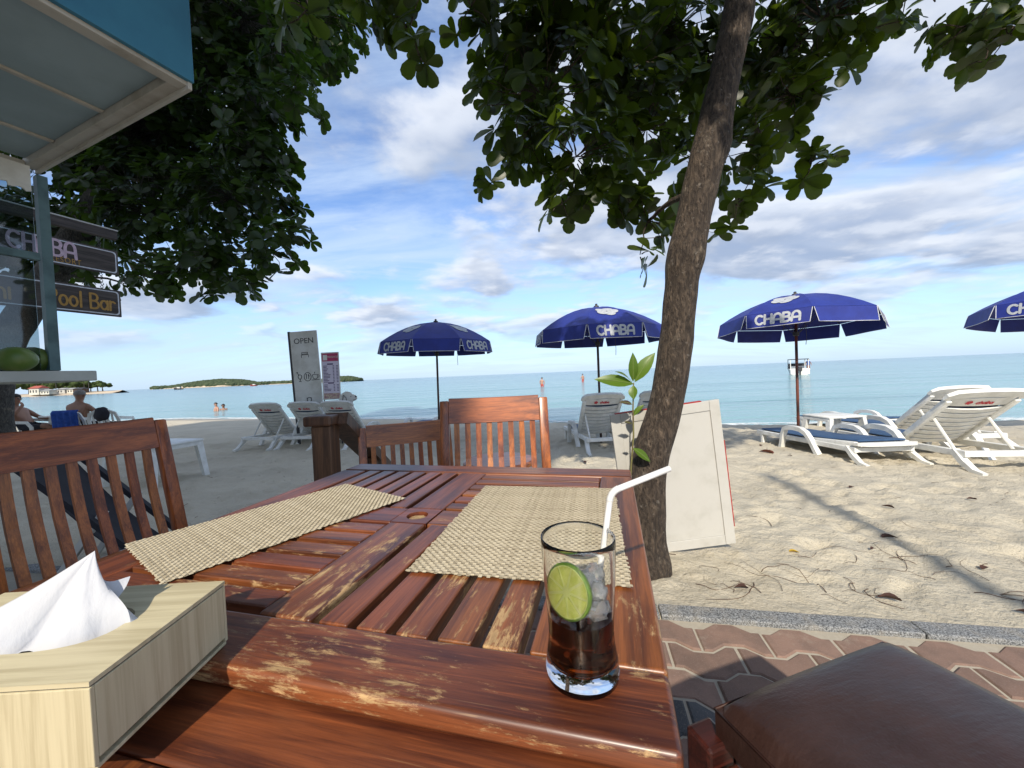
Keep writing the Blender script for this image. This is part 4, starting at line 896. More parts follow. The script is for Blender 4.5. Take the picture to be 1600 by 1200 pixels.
# ------------------------------------------------------------------ awning kiosk
def make_kiosk():
    O = Vector((-1.60, 2.02, 0)); e1 = Vector((math.sin(R(23)), math.cos(R(23)), 0)); e2 = Vector((-e1.y, e1.x, 0))
    m = Matrix((e1, e2, Vector((0, 0, 1)))).transposed().to_4x4(); m.translation = O; z = 2.61
    k = thing('bar_kiosk', 'beach bar kiosk with pale blue awning ceiling, blue fascia and blue-grey post', 'kiosk', (0, 0, 0)); k.matrix_world = m
    W = 1.80; Ln = 4.2; C = MT['cream_trim']
    # ceiling panels between battens
    xs = [-Ln, -3.1, -2.1, -1.05, -.06]; ys = [.075, .70, 1.32, W - .05]
    for i in range(4):
        for j in range(3): MB().box((xs[i] + .002, ys[j] + .002, z + .045), (xs[i + 1] - .002, ys[j + 1] - .002, z + .055)).build('ceiling_panel', MT['pale_blue'], k)
    for y in ys[1:-1]: MB().box((-Ln, y - .014, z + .032), (-.062, y + .014, z + .0445), .002).build('batten', C, k)
    MB().box((-Ln, .006, z), (-.0, .072, z + .06), .004).build('edge_beam', C, k); MB().box((-.058, .074, z + .002), (-.0, W, z + .058), .004).build('edge_beam', C, k)
    MB().box((-.004, -.004, z - .018), (.016, W, z + .05), .003).build('drip_board', C, k)
    MB().box((-Ln, W - .05, z - .02), (-.06, W, z + .03), .004).build('edge_beam', C, k)
    MB().box((-Ln, -.020, z + .018), (.018, .004, z + .75), .003).build('fascia', MT['teal_blue'], k); MB().box((.001, .0055, z + .061), (.0165, W, z + .75), .003).build('fascia', MT['teal_blue'], k)
    MB().box((-Ln, .0045, z + .70), (0, W, z + .74)).build('roof_sheet', MT['slab'], k)
    # post, ledge, glazing
    lean = [(.03, W + .035, z - .02), (-.0, W - .055, 1.215)]
    MB().sweep([Vector(p) for p in lean], 1, section=[(-.030, -.026), (.030, -.026), (.030, .026), (-.030, .026)], up=(1, 0, 0)).build('post', MT['blue_post'], k)
    MB().box((-3.2, W - .05, .62 + .0), (-3.1, W + .05, z - .021), .004).build('post', MT['blue_post'], k)
    MB().box((-3.09, W - .085, 1.97), (-.03, W - .045, 2.02), .003).build('transom', MT['blue_post'], k)
    MB().box((-3.09, W - .066, 2.021), (-.045, W - .062, z - .022)).build('pane', MT['pane'], k); MB().box((-3.09, W - .066, 1.206), (-.06, W - .062, 1.969)).build('pane', MT['pane'], k)
    MB().box((-3.4, W - .30, 1.135), (.13, W + .35, 1.205), .006).build('ledge', MT['slab'], k)
    MB().box((-3.4, W + .10, 0), (-1.15, W + .20, 1.134), .004).build('counter_wall', MT['slab'], k)
    # carved fretwork bracket under the eave
    mb_ = MB(); n = 26; pts = []
    for i in range(n):
        a = i / (n - 1) * math.pi / 2; r = .30 + .035 * math.sin(i * 1.9) + .02 * math.sin(i * 4.1); pts.append((-.06 - r * math.cos(a), -r * math.sin(a) * .55))
    poly = [(-.06, 0)] + pts
    mt = Matrix(((1, 0, 0, -.0), (0, 0, 1, W - .115), (0, 1, 0, z - .022), (0, 0, 0, 1)))
    mb_.prism(poly[::-1], 0, .014, mt); mb_.build('fretwork', MT['white_paint'], k)
    # coconuts on the ledge
    for lab, px, py, d, rx, rz_, rot in (('green coconut lying on the kiosk ledge with its end towards the table', 22, 544, 2.42, .105, .078, .35), ('green coconut lying on the kiosk ledge against the blue-grey post', 52, 526, 2.70, .125, .092, -.3)):
        p = at(px, py, d); mb_ = MB(); n = 20; vs = []; prof = []
        for i in range(13):
            a = -math.pi / 2 + math.pi * i / 12; prof.append((rz_ * math.cos(a) ** .85 * (1 + .05 * math.sin(a * 2)), rx * math.sin(a)))
        mb_.lathe(prof, n); o = mb_.build('coconut', MT['coconut'], smooth=True)
        for v in o.data.vertices:
            an = math.atan2(v.co.y, v.co.x); s = 1 + .05 * math.cos(3 * an); v.co.x *= s; v.co.y *= s
        o.rotation_euler = (R(90), 0, R(75) + rot); o.location = (p.x, p.y, 1.206 + rz_ * .93); tag(o, lab, 'coconut', 'coconuts on the kiosk ledge')
make_kiosk()

def make_signs():
    d = Vector((math.sin(R(17)), math.cos(R(17)), 0)); right = Vector((-4.61, 4.60, 0)); nrm = Vector((d.y, -d.x, 0))
    def M_(z): 
        m = Matrix((d, Vector((0, 0, 1)), nrm)).transposed().to_4x4(); m.translation = Vector((right.x, right.y, z)); return m
    def rim(mb_, x0, x1, y0, y1, z, w):      # a painted border line
        r = .03; pts = []
        for cx, cy, a0 in ((x1 - r, y1 - r, 0), (x0 + r, y1 - r, 90), (x0 + r, y0 + r, 180), (x1 - r, y0 + r, 270)): pts += arc(cx, cy, r, r, a0, a0 + 90, 5)
        n = len(pts); cx, cy = (x0 + x1) / 2, (y0 + y1) / 2; vs = []
        for (x, y) in pts: vs += [Vector((x, y, z)), Vector((x - math.copysign(w, x - cx), y - math.copysign(w, y - cy), z))]
        mb_.add(vs, [(2 * i, 2 * ((i + 1) % n), 2 * ((i + 1) % n) + 1, 2 * i + 1) for i in range(n)])
    L = 1.55
    b = thing('sign_beam', 'dark timber beam with pale top edge from which the two signs hang', 'beam', (0, 0, 0)); b.matrix_world = M_(2.93)
    MB().box((-2.6, -.10, -.03), (.0, .0, .03), .004).build('beam', MT['sign_board'], b); MB().box((-2.6, .001, -.035), (.005, .014, .035)).build('capping', MT['old_white'], b)
    MB().box((-2.55, -3.1, -.028), (-2.49, -.101, .028), .003).build('post', MT['blue_post'], b)
    for nm, z0, z1, lab in (('hanging_sign', 2.415, 2.70, 'dark hanging sign with pink lettering above the pool bar sign'), ('hanging_sign', 1.925, 2.235, 'dark hanging sign lettered Pool Bar in gold')):
        s = thing(nm, lab, 'sign', (0, 0, 0), group='signs hanging from the beam'); s.matrix_world = M_(z0); h = z1 - z0
        MB().box((-L, 0, -.012), (0, h, .012), .004).build('board', MT['sign_board'], s)
        mb_ = MB(); rim(mb_, -L + .018, -.018, .018, h - .018, .0135, .011); mb_.build('border', MT['white_print'], s)
        for cx in (-.16, -1.38):
            mb_ = MB(); top = 2.83 - z0 if z0 > 2.3 else 2.41 - z0
            for i in range(int((top - h) / .035) + 1):
                a = Vector((cx + .006 * (i % 2), h + i * .035, 0)); mb_.sweep([a, a + Vector((.012, .018, .004)), a + Vector((0, .038, 0)), a + Vector((-.012, .018, -.004)), a], .004, 5)
            mb_.build('chain', MT['dark_grey'], s)
        flat = lambda ox, oy: (lambda u, v, hz: Vector((ox + u, oy + v, .0135 + hz)))
        if z0 > 2.3:
            brush_text('CHABA', .165, .013, flat(-.61, .175), sx=.76).build('lettering', MT['pink_paint'], s)
            text_mb('SAMUI   RESORT', .085, Matrix.Translation((-.58, .058, .0138)) @ Matrix.Diagonal((.72, 1, 1, 1)), .0006, 1.15).build('lettering', MT['gold_paint'], s)
        else:
            brush_text('Pool Bar', .165, .0105, flat(-.335, .150), sx=.72).build('lettering', MT['gold_paint'], s)
            brush_text('ni', .165, .0105, flat(-.90, .150), sx=.72).build('lettering', MT['gold_paint'], s)
make_signs()

# ------------------------------------------------------------------ sun loungers
def make_lounger(angle, HS, cushion=True, logo=True):
    t = thing('sun_lounger', 'x', 'sun lounger'); P = MT['white_plastic']
    def slot(x, y0, y1, z0, z1): return MB().box((x - .022, y0, z0), (x + .022, y1, z1), .006)
    for sx in (-1, 1):
        slot(sx * .31, -.92, .95, .285 * HS - .06, .285 * HS).build('side_rail', P, t)
        mb_ = MB(); sec = [(-.026, -.030), (.026, -.030), (.026, .030), (-.026, .030)]
        mb_.sweep([(sx * .315, -.80, .27 * HS), (sx * .33, -.90, .14 * HS), (sx * .338, -1.0, .03), (sx * .338, -1.09, .012)], [1, .95, .85, .7], section=sec, up=(1, 0, 0)); mb_.build('rear_leg', P, t, smooth=True, angle=40)
        mb_ = MB(); path = [(x_, y_, z_ * HS) for x_, y_, z_ in [(sx * .35, -.40, .0), (sx * .352, -.345, .12), (sx * .355, -.27, .29), (sx * .357, -.20, .40), (sx * .358, -.11, .455), (sx * .358, .0, .468), (sx * .357, .13, .462), (sx * .356, .22, .42), (sx * .353, .27, .30), (sx * .35, .30, .14), (sx * .348, .325, .0)]]
        mb_.sweep(path, [1.1, 1, 1, 1.05, 1.1, 1.1, 1.1, 1.05, 1, 1, 1.1], section=sec, up=(1, 0, 0)); mb_.build('armrest', P, t, smooth=True, angle=40)
        MB().box((sx * .30 - .03, .80, 0), (sx * .30 + .03, .86, .285 * HS - .061), .008, Matrix.Shear('XY', 4, (0.0, 0.0)) if False else None).build('foot_leg', P, t)
    MB().box((-.287, -.92, .285 * HS - .057), (.287, -.87, .285 * HS - .003), .006).build('crossbar', P, t); MB().box((-.287, .90, .285 * HS - .057), (.287, .95, .285 * HS - .003), .006).build('crossbar', P, t)
    def bowed(name, fn, w, th, parent=t):
        mb_ = MB(); n = 8; vs = []
        for i in range(n + 1):
            u = -1 + 2 * i / n
            for (a, b) in ((-w, th), (w, th), (w, -th), (-w, -th)): vs.append(fn(u, a, b))
        mb_.add(vs, [(i * 4 + j, i * 4 + (j + 1) % 4, (i + 1) * 4 + (j + 1) % 4, (i + 1) * 4 + j) for i in range(n) for j in range(4)] + [(0, 1, 2, 3), tuple(n * 4 + j for j in (3, 2, 1, 0))]); return mb_.build(name, P, parent)
    for k in range(9):
        y0 = -.08 + k * .105; bowed('slat', lambda u, a, b: Vector((u * .286, y0 + a, .285 * HS - .013 - .02 * (1 - u * u) + b)), .042, .007)
    hinge = Matrix.Translation((0, -.15, .285 * HS)) @ Matrix.Rotation(R(-angle), 4, 'X'); BL = .80   # back runs towards -y
    back = bpy.data.objects.new('backrest', None); col.objects.link(back); back.parent = t; back.matrix_local = hinge; back.empty_display_size = .05
    for sx in (-1, 1): MB().box((sx * .285 - .026, -BL + .06, -.035), (sx * .285 + .026, 0, .022), .010).build('stile', P, back, smooth=True, angle=40)
    mb_ = MB(); sec = [(-.05, -.028), (.05, -.028), (.05, .022), (-.05, .022)]
    mb_.sweep([(-.30, -BL + .0, 0)] and [(-.311, -BL + .055, 0), (-.300, -BL + .008, 0), (-.265, -BL - .022, 0), (-.12, -BL - .035, 0), (0, -BL - .038, 0), (.12, -BL - .035, 0), (.265, -BL - .022, 0), (.300, -BL + .008, 0), (.311, -BL + .055, 0)], [.55, .7, .8, .85, .85, .85, .8, .7, .55], section=sec, up=(0, 0, 1)); mb_.build('top_rail', P, back, smooth=True, angle=40)
    bowed('head_panel', lambda u, a, b: Vector((u * .262, -BL + .085 + a, -.004 - .012 * (1 - u * u) + b)), .062, .008, back)
    for k in range(8):
        y0 = -.035 - k * .079; bowed('slat', lambda u, a, b: Vector((u * .262, y0 + a, -.004 - .030 * (1 - u * u) + b)), .030, .008, back)
    if logo:
        pl = lambda u, v, h: Vector((-u - .02, -BL + .085 - v, -.027 - h))
        o = brush_text('chaba', .045, .0055, lambda u, v, h: Vector((u + .03, -BL + .085 - v, -.026 - h))); 
        o.build('logo_lettering', MT['red_print'], back); o = MB()
        for k in range(5):
            a = 2 * math.pi * k / 5; c = (-.105 + .017 * math.cos(a), .017 * math.sin(a)); n = 8
            o.add([Vector((c[0] + .014 * math.cos(2 * math.pi * j / n), -BL + .085 + c[1] + .014 * math.sin(2 * math.pi * j / n), -.0275 - k * .0002)) for j in range(n)], [tuple(range(n))])
        o.build('logo_flower', MT['red_print'], back)
    if angle > 15:
        for sx in (-1, 1): MB().sweep([hinge @ Vector((sx * .24, -.45, -.03)), (sx * .24, -.72, .25 * HS)], .014, 6).build('prop', P, t)
    if cushion:
        mb_ = MB(); prof = [(.93, .285 * HS)] + [(y, .285 * HS + .005) for y in (.5, .1, -.10)] + []; pts = [Vector((0, y, z)) for y, z in prof] + [hinge @ Vector((0, -.06, .022)), hinge @ Vector((0, -.4, .020)), hinge @ Vector((0, -BL + .06, .020))]
        n = len(pts); vs = []
        for i, p in enumerate(pts):
            tt = (pts[min(i + 1, n - 1)] - pts[max(i - 1, 0)]).normalized(); nn = Vector((1, 0, 0)).cross(tt); nn = nn if nn.z > 0 or abs(nn.z) < .2 and nn.y > 0 else -nn
            for x, h in ((-.262, .004), (-.27, .013), (-.255, .024), (.255, .024), (.27, .013), (.262, .004)): vs.append(p + Vector((x, 0, 0)) + nn * h)
        mb_.add(vs, [(i * 6 + j, i * 6 + (j + 1) % 6, (i + 1) * 6 + (j + 1) % 6, (i + 1) * 6 + j) for i in range(n - 1) for j in range(6)] + [tuple(range(6)), tuple((n - 1) * 6 + j for j in range(6))[::-1]])
        mb_.build('cushion', MT['navy'], t, smooth=True, angle=40)
    return t
def put_lounger(o, head, rz, label):
    """head: ground point under the middle of the rear legs' feet"""
    o['label'] = label; o['group'] = 'white plastic sun loungers on the sand'
    d = Vector((-math.sin(rz), math.cos(rz))); c = Vector((head[0], head[1])) + d * .98
    ax = 1.0; za = gz(head[0], head[1]); zb = gz(c.x + d.x * .85, c.y + d.y * .85)
    o.location = (c.x, c.y, (za + zb) / 2 - .012); o.rotation_euler = (math.atan2(zb - za, 1.8), 0, rz)
lr = make_lounger(39, .70); lu = make_lounger(47, .85); lf = make_lounger(3, .70)
G = 'white sun lounger with raised back '
lr.scale = (1.1,) * 3
put_lounger(lr, (4.93, 3.85), R(-8), G + 'and red logo beside the flat one')
put_lounger(lu, (-4.92, 7.25), R(-6), G + 'standing apart at the row end')
put_lounger(lf, (4.22, 4.30), R(-2), 'white sun lounger lying flat with a blue cushion under the tilted parasol')
for head, rz, lab in (((5.95, 4.95), R(-5), G + 'beyond the one with the red logo'),
                      ((-4.10, 7.15), R(-6), G + 'in front of the white OPEN board'),
                      ((-3.36, 6.9), R(-8), G + 'behind the dark railing by the dog cut-out'),
                      ((1.40, 5.55), R(3), G + 'behind the white board at the tree trunk'),
                      ((2.50, 6.2), R(3), G + 'showing one corner above the white board')):
    o = copy_tree(lr if head[0] > 5 else lu); put_lounger(o, head, rz, lab)
o = copy_tree(lf); put_lounger(o, (-2.35, 8.6), R(-4), 'white sun lounger lying flat near the slim dark parasol pole')
o = copy_tree(lf); put_lounger(o, (6.6, 6.5), R(2), 'white sun lounger lying flat in the second row behind the red logo lounger')

# small plastic tables
def make_side_table(label, x, y, w, d, h, rz):
    t = thing('plastic_table', label, 'table', (x, y, gz(x, y) - .01), rz, 'low white plastic tables'); P = MT['white_plastic']
    MB().box((-w / 2, -d / 2, h - .03), (w / 2, d / 2, h), .012).build('tabletop', P, t, smooth=True, angle=40)
    for sx in (-1, 1):
        MB().box((sx * (w / 2 - .02) - .012, -d / 2 + .03, h - .075), (sx * (w / 2 - .02) + .012, d / 2 - .03, h - .031), .003).build('apron', P, t)
        for sy in (-1, 1): MB().sweep([(sx * (w / 2 - .045), sy * (d / 2 - .045), h - .031), (sx * (w / 2 + .005), sy * (d / 2 + .0), 0)], [1, .75], section=[(-.04, -.03), (.04, -.03), (.04, .03), (-.04, .03)], up=(1, 0, 0)).build('leg', P, t)
    return t
make_side_table('low white plastic table beside the tilted parasol pole', 5.05, 6.05, .62, .5, .42, R(4))
make_side_table('low white plastic table on the sand behind the shaded wooden chair', -4.45, 4.75, .78, .6, .50, R(-14))

# ------------------------------------------------------------------ parasols
def make_parasol(label, base, rot, tilt, pole_mat, cord=True, R_=1.09):
    t = thing('beach_parasol', label, 'parasol', base, 0, 'blue beach parasols'); t.rotation_euler = (tilt[0], tilt[1], rot)
    ZA, ZR, VH = 2.36, 1.955, .215; n = 8; B = MT['blue_canvas']; ca = math.cos(math.pi / n); sa = math.sin(math.pi / n)
    def surf(k, u, f, h=0.0):     # u across -1..1, f from the tip 0 to the rim 1
        a = 2 * math.pi * k / n; rr = R_ * f; x = rr * ca; y = u * rr * sa; z = ZA - (ZA - ZR) * f ** 1.9 - .018 * math.sin(math.pi * f) * (1 - u * u)
        dz = -(ZA - ZR) * 1.9 * max(f, .05) ** .9 / (R_ * ca); nn = Vector((-dz, 0, 1)).normalized(); p = Vector((x, y, z)) + nn * h
        return Matrix.Rotation(a, 3, 'Z') @ p
    NF, NU = 7, 6
    for k in range(n):
        mb_ = MB(); vs = [surf(k, -1 + 2 * i / NU, j / NF) for j in range(NF + 1) for i in range(NU + 1)]
        mb_.add(vs, [(j * (NU + 1) + i, (j + 1) * (NU + 1) + i, (j + 1) * (NU + 1) + i + 1, j * (NU + 1) + i + 1) for j in range(NF) for i in range(NU)])
        c = mb_.build('canopy_panel', B, t, smooth=True)
        # hanging valance flap, open at the corners
        a = 2 * math.pi * k / n; rot_ = Matrix.Rotation(a, 3, 'Z'); wv = random.uniform(0, 6)
        def flap(u, v, h=0.0):
            wd = (1 - .055 * v); return rot_ @ Vector((R_ * ca + .004 + .050 * v + .010 * math.sin(u * 3 + wv) * v + h, u * R_ * sa * wd * .985, ZR - .004 - VH * v))
        mb_ = MB(); vs = [flap(-1 + 2 * i / 8, j / 2) for j in range(3) for i in range(9)]
        mb_.add(vs, [(j * 9 + i, (j + 1) * 9 + i, (j + 1) * 9 + i + 1, j * 9 + i + 1) for j in range(2) for i in range(8)]); v = mb_.build('valance', B, t, smooth=True)
        mb_ = MB(); mb_.sweep([flap(-1, .02, .004)] + [flap(-1 + 2 * i / 8, 1, .004) for i in range(9)] + [flap(1, .02, .004)], .0042, 5); mb_.build('piping', MT['white_print'], v)
        if k % 2 == 0:
            brush_text('CHABA', .135, .0165, lambda u, w, h: flap(u / (R_ * sa), .47 - w / VH, .004 + h), sx=1.1).build('lettering', MT['grey_print'], v)
            mb_ = MB()
            for q in range(5):
                aa = 2 * math.pi * q / 5 + .3; nn = 12; cx, cy = .098 * math.cos(aa), .098 * math.sin(aa)
                pts = [surf(k, 0, .60, .006 + q * .0004)]
                ring = []
                for j in range(nn):
                    b = 2 * math.pi * j / nn; dx = cx + .088 * math.cos(b); dy = cy + .088 * math.sin(b); f = .60 + dx / R_; ring.append(surf(k, dy / (R_ * f * sa), f, .007 + q * .0006))
                mb_.add(ring, [tuple(range(nn))])
            mb_.build('flower_print', MT['grey_print'], c)
        MB().sweep([surf(k, -1, f, -.012) for f in (.03, .35, .7, .99)], .0065, 5).build('rib', MT['dark_grey'], t)
        p1 = surf(k, -1, .5, -.015); MB().sweep([p1, (.02 * math.cos(a), .02 * math.sin(a), 1.72)], .005, 5).build('strut', MT['dark_grey'], t)
    MB().sweep([(0, 0, -.25), (0, 0, 1.0), (0, 0, 2.37)], .021, 12).build('pole', pole_mat, t, smooth=True)
    MB().lathe([(0, 2.355), (.05, 2.36), (.045, 2.385), (.02, 2.395), (.022, 2.42), (0, 2.43)], 12).build('finial', MT['dark_grey'], t); MB().lathe([(.022, 1.69), (.045, 1.70), (.045, 1.75), (.022, 1.76)], 12).build('runner', MT['dark_grey'], t)
    if cord: MB().sweep([(.35, .2, 2.1), (.36, .2, 1.8), (.355, .21, 1.62), (.37, .2, 1.5)], .004, 5).build('tie_cord', MT['dark_grey'], t)
    return t
def par(label, px, y, text_off, tilt, pm):
    x = at(px, 600, y).x; th = math.atan2(-y, -x) + R(text_off); make_parasol(label, (x, y, gz(x, y)), th, tilt, pm)
par('blue beach parasol with a plain front panel, nearest the white OPEN board', 683, 7.7, 45, (0, R(1), 0), MT['pole_dark'])
par('blue beach parasol with lettering and flower, half hidden by the tree trunk', 936, 6.75, 15, (0, 0, 0), MT['pole_dark'])
par('tilted blue beach parasol on a reddish brown pole beside the flat lounger', 1246, 6.2, -12, (R(1), R(-4), 0), MT['pole_brown'])
par('blue beach parasol beyond the two loungers with raised backs in the sun', 1690, 5.7, -20, (R(2), R(-5), 0), MT['pole_dark'])

# ------------------------------------------------------------------ signs by the loungers
def make_open_board():
    tl, tr_, bl = at(452, 519, 7.75), at(494, 523, 7.75), at(466, 668, 7.75); b0 = bl; ux = Vector((1, 0, 0)); W = .54; up = (tl - bl).normalized(); H = (tl - bl).length
    n = ux.cross(up).normalized(); ux = up.cross(n); m = Matrix((ux, up, -n * -1)).transposed().to_4x4(); m.translation = bl
    m = Matrix((ux, up, ux.cross(up))).transposed().to_4x4(); m.translation = bl
    s = thing('open_sign', 'tall white board reading OPEN with line drawings above the loungers', 'sign', (0, 0, 0)); s.matrix_world = m
    MB().box((0, 0, -.03), (W, H, 0), .004).build('board', MT['white_paint'], s); MB().box((-.045, -.5, -.05), (-.001, H + .01, -.005), .003).build('post', MT['dark_grey'], s)
    K = MT['black']; T = lambda x, y: Matrix.Translation((x, y, .0006))
    text_mb('OPEN', .155, T(W / 2, H - .20), .0008).build('lettering', K, s)
    def lines(name, strokes, ox, oy, sc):
        mb_ = MB()
        for st in strokes: mb_.sweep([Vector((ox + a * sc, oy + b * sc, .002)) for a, b in st], .0055, 5)
        mb_.build(name, K, s)
    lines('bed_drawing', [[(-.5, -.3), (-.5, .1), (.5, .1), (.5, -.3)], [(-.42, .1), (-.42, .45), (.42, .45), (.42, .1)], [(-.3, .1), (-.3, .22), (.3, .22), (.3, .1)]], W / 2, H - .49, .14)
    y = H - .92
    lines('cocktail_drawing', [arc(0, .1, .22, .32, 180, 360, 8) + arc(0, .1, .22, .2, 0, 180, 6), [(0, -.22), (0, -.5)], [(-.15, -.5), (.15, -.5)], [(-.1, .2), (-.3, .6)], [(-.42, .55), (-.18, .62)]], .13, y, .17)
    lines('cutlery_drawing', [arc(0, 0, .42, .5, 0, 360, 18), [(-.14, -.28), (-.14, .3)], [(-.2, .3), (-.08, .3)], [(.12, -.28), (.12, .3), (.2, .05), (.12, 0)]], .285, y, .17)
    lines('cup_drawing', [[(-.35, .2), (-.3, -.2), (-.1, -.35), (.1, -.35), (.25, -.2), (.3, .2), (-.35, .2)], arc(.34, .0, .16, .16, 90, -90, 6), [(-.5, -.45), (.5, -.45)], [(-.1, .35), (0, .55)]], .44, y, .16)
    lines('dog_drawing', [arc(-.1, .32, .2, .2, 0, 360, 10), [(-.1, .1), (.0, -.4), (.4, -.4), (.42, -.1), (.25, .05), (.05, -.05)], [(-.3, .5), (-.3, .15)], [(.08, .5), (.1, .2)]], .30, H - 1.45, .22)
make_open_board()
def make_menu_board():
    bl = at(505, 625, 7.55); s = thing('price_board', 'narrow pink and white price board on thin legs next to the OPEN board', 'sign', bl, R(-3)); W, H = .355, .93
    m = MB(); m.box((0, 0, 0), (W, .02, H), .003); m.build('board', MT['white_paint'], s)
    MB().box((.022, -.0015, H - .175), (W - .012, -.0005, H - .022)).build('header', simple('pink_print', (.50, .05, .15), None, 12, .5), s)
    MB().box((.022, -.0012, .13), (W - .012, -.0004, H - .177)).build('price_panel', simple('lilac_print', (.64, .58, .70), (.70, .64, .74), 3, .5), s)
    MB().box((.022, -.0012, .02), (W - .012, -.0004, .128)).build('picture_strip', simple('flower_strip_print', (.62, .52, .36), (.35, .16, .22), 28, .5), s)
    f = lambda x, z: Matrix(((1, 0, 0, x), (0, 0, -1, -.003), (0, 1, 0, z), (0, 0, 0, 1)))
    MB().box((.04, -.003, H - .155), (.125, -.0016, H - .05)).build('emblem', MT['white_paint'], s)
    text_mb('MASSAGE', .052, f(.235, H - .095), .0005).build('lettering', MT['white_paint'], s)
    mb_ = MB(); r2 = random.Random(4)
    for i in range(19):
        z = H - .245 - i * .0285
        if i in (0, 13):
            mb_.box((W / 2 - .06, -.003, z + .0), (W / 2 + .06, -.0013, z + .026)); continue
        mb_.box((.036, -.003, z), (.036 + r2.uniform(.06, .15), -.0013, z + .012)); mb_.box((.225, -.003, z), (.255, -.0013, z + .012)); mb_.box((.295, -.003, z), (.332, -.0013, z + .012))
    mb_.build('price_lines', simple('ink', (.10, .06, .16), None, 20, .6), s)
    for x in (.02, W - .02): MB().sweep([(x, .01, 0), (x, .01, gz(bl.x, bl.y) - bl.z - .05)], .011, 6).build('leg', MT['dark_grey'], s)
make_menu_board()
def make_dog_cutout():
    b = at(528, 642, 7.4); s = thing('dog_cutout', 'white flat cut-out of a dog head standing behind the lounger by the railing', 'sign', b)
    out = [(0, -.3), (.0, .10), (.03, .22), (.09, .33), (.17, .37), (.25, .35), (.30, .30), (.33, .30), (.37, .27), (.375, .22), (.34, .19), (.29, .17), (.275, .10), (.29, -.02), (.28, -.3)]
    XZ = Matrix(((1, 0, 0, 0), (0, 0, -1, 0), (0, 1, 0, 0), (0, 0, 0, 1)))
    MB().prism(out[::-1], -.03, 0, XZ).build('body', MT['white_paint'], s)
    def ln(name, pts, w=.006): MB().sweep([Vector((x, -.004, z)) for x, z in pts], w, 5).build(name, MT['black'], s)
    ln('ear', [(.12, .30), (.10, .18), (.13, .07), (.17, .05), (.19, .13), (.17, .25), (.12, .30)]); ln('eye', [(.262, .262), (.268, .270)], .010); ln('nose', [(.352, .275), (.368, .255)], .014); ln('mouth', [(.37, .215), (.33, .195), (.31, .20)])
    MB().sweep([(.14, -.01, -.3), (.14, -.01, gz(b.x, b.y) - b.z - .05)], .014, 6).build('stake', MT['dark_grey'], s)
make_dog_cutout()

# ------------------------------------------------------------------ people
def skin_mesh(joints, edges, radii, sub=2):
    me = bpy.data.meshes.new('body'); names = list(joints); me.from_pydata([joints[n] for n in names], [(names.index(a), names.index(b)) for a, b in edges], [])
    o = bpy.data.objects.new('body', me); col.objects.link(o); sk = o.modifiers.new('s', 'SKIN'); sk.use_smooth_shade = True
    for i, n in enumerate(names):
        r = radii[n]; r = r if hasattr(r, '__len__') else (r, r); me.skin_vertices[0].data[i].radius = r; me.skin_vertices[0].data[i].use_root = (n == 'pelvis')
    sb = o.modifiers.new('d', 'SUBSURF'); sb.levels = sub; sb.render_levels = sub
    dg = bpy.context.evaluated_depsgraph_get(); new = bpy.data.meshes.new_from_object(o.evaluated_get(dg)); bpy.data.objects.remove(o); return new
EDG = [('pelvis', 'waist'), ('waist', 'chest'), ('chest', 'neck'), ('neck', 'jaw'), ('jaw', 'skull'), ('skull', 'crownpt')] + [(a + s, b + s) for s in ('L', 'R') for a, b in (('shoulder', 'elbow'), ('elbow', 'wrist'), ('wrist', 'palm'), ('palm', 'finger'), ('hip', 'knee'), ('knee', 'ankle'), ('ankle', 'toe'))] + [('chest', 'shoulderL'), ('chest', 'shoulderR'), ('pelvis', 'hipL'), ('pelvis', 'hipR')]
RAD = dict(pelvis=(.15, .115), waist=(.145, .11), chest=(.165, .12), neck=.056, jaw=.072, skull=(.092, .098), crownpt=.06)
for s_ in 'LR': RAD.update({'shoulder' + s_: .066, 'elbow' + s_: .044, 'wrist' + s_: .03, 'palm' + s_: (.036, .02), 'finger' + s_: .014, 'hip' + s_: .095, 'knee' + s_: .06, 'ankle' + s_: .04, 'toe' + s_: .032})
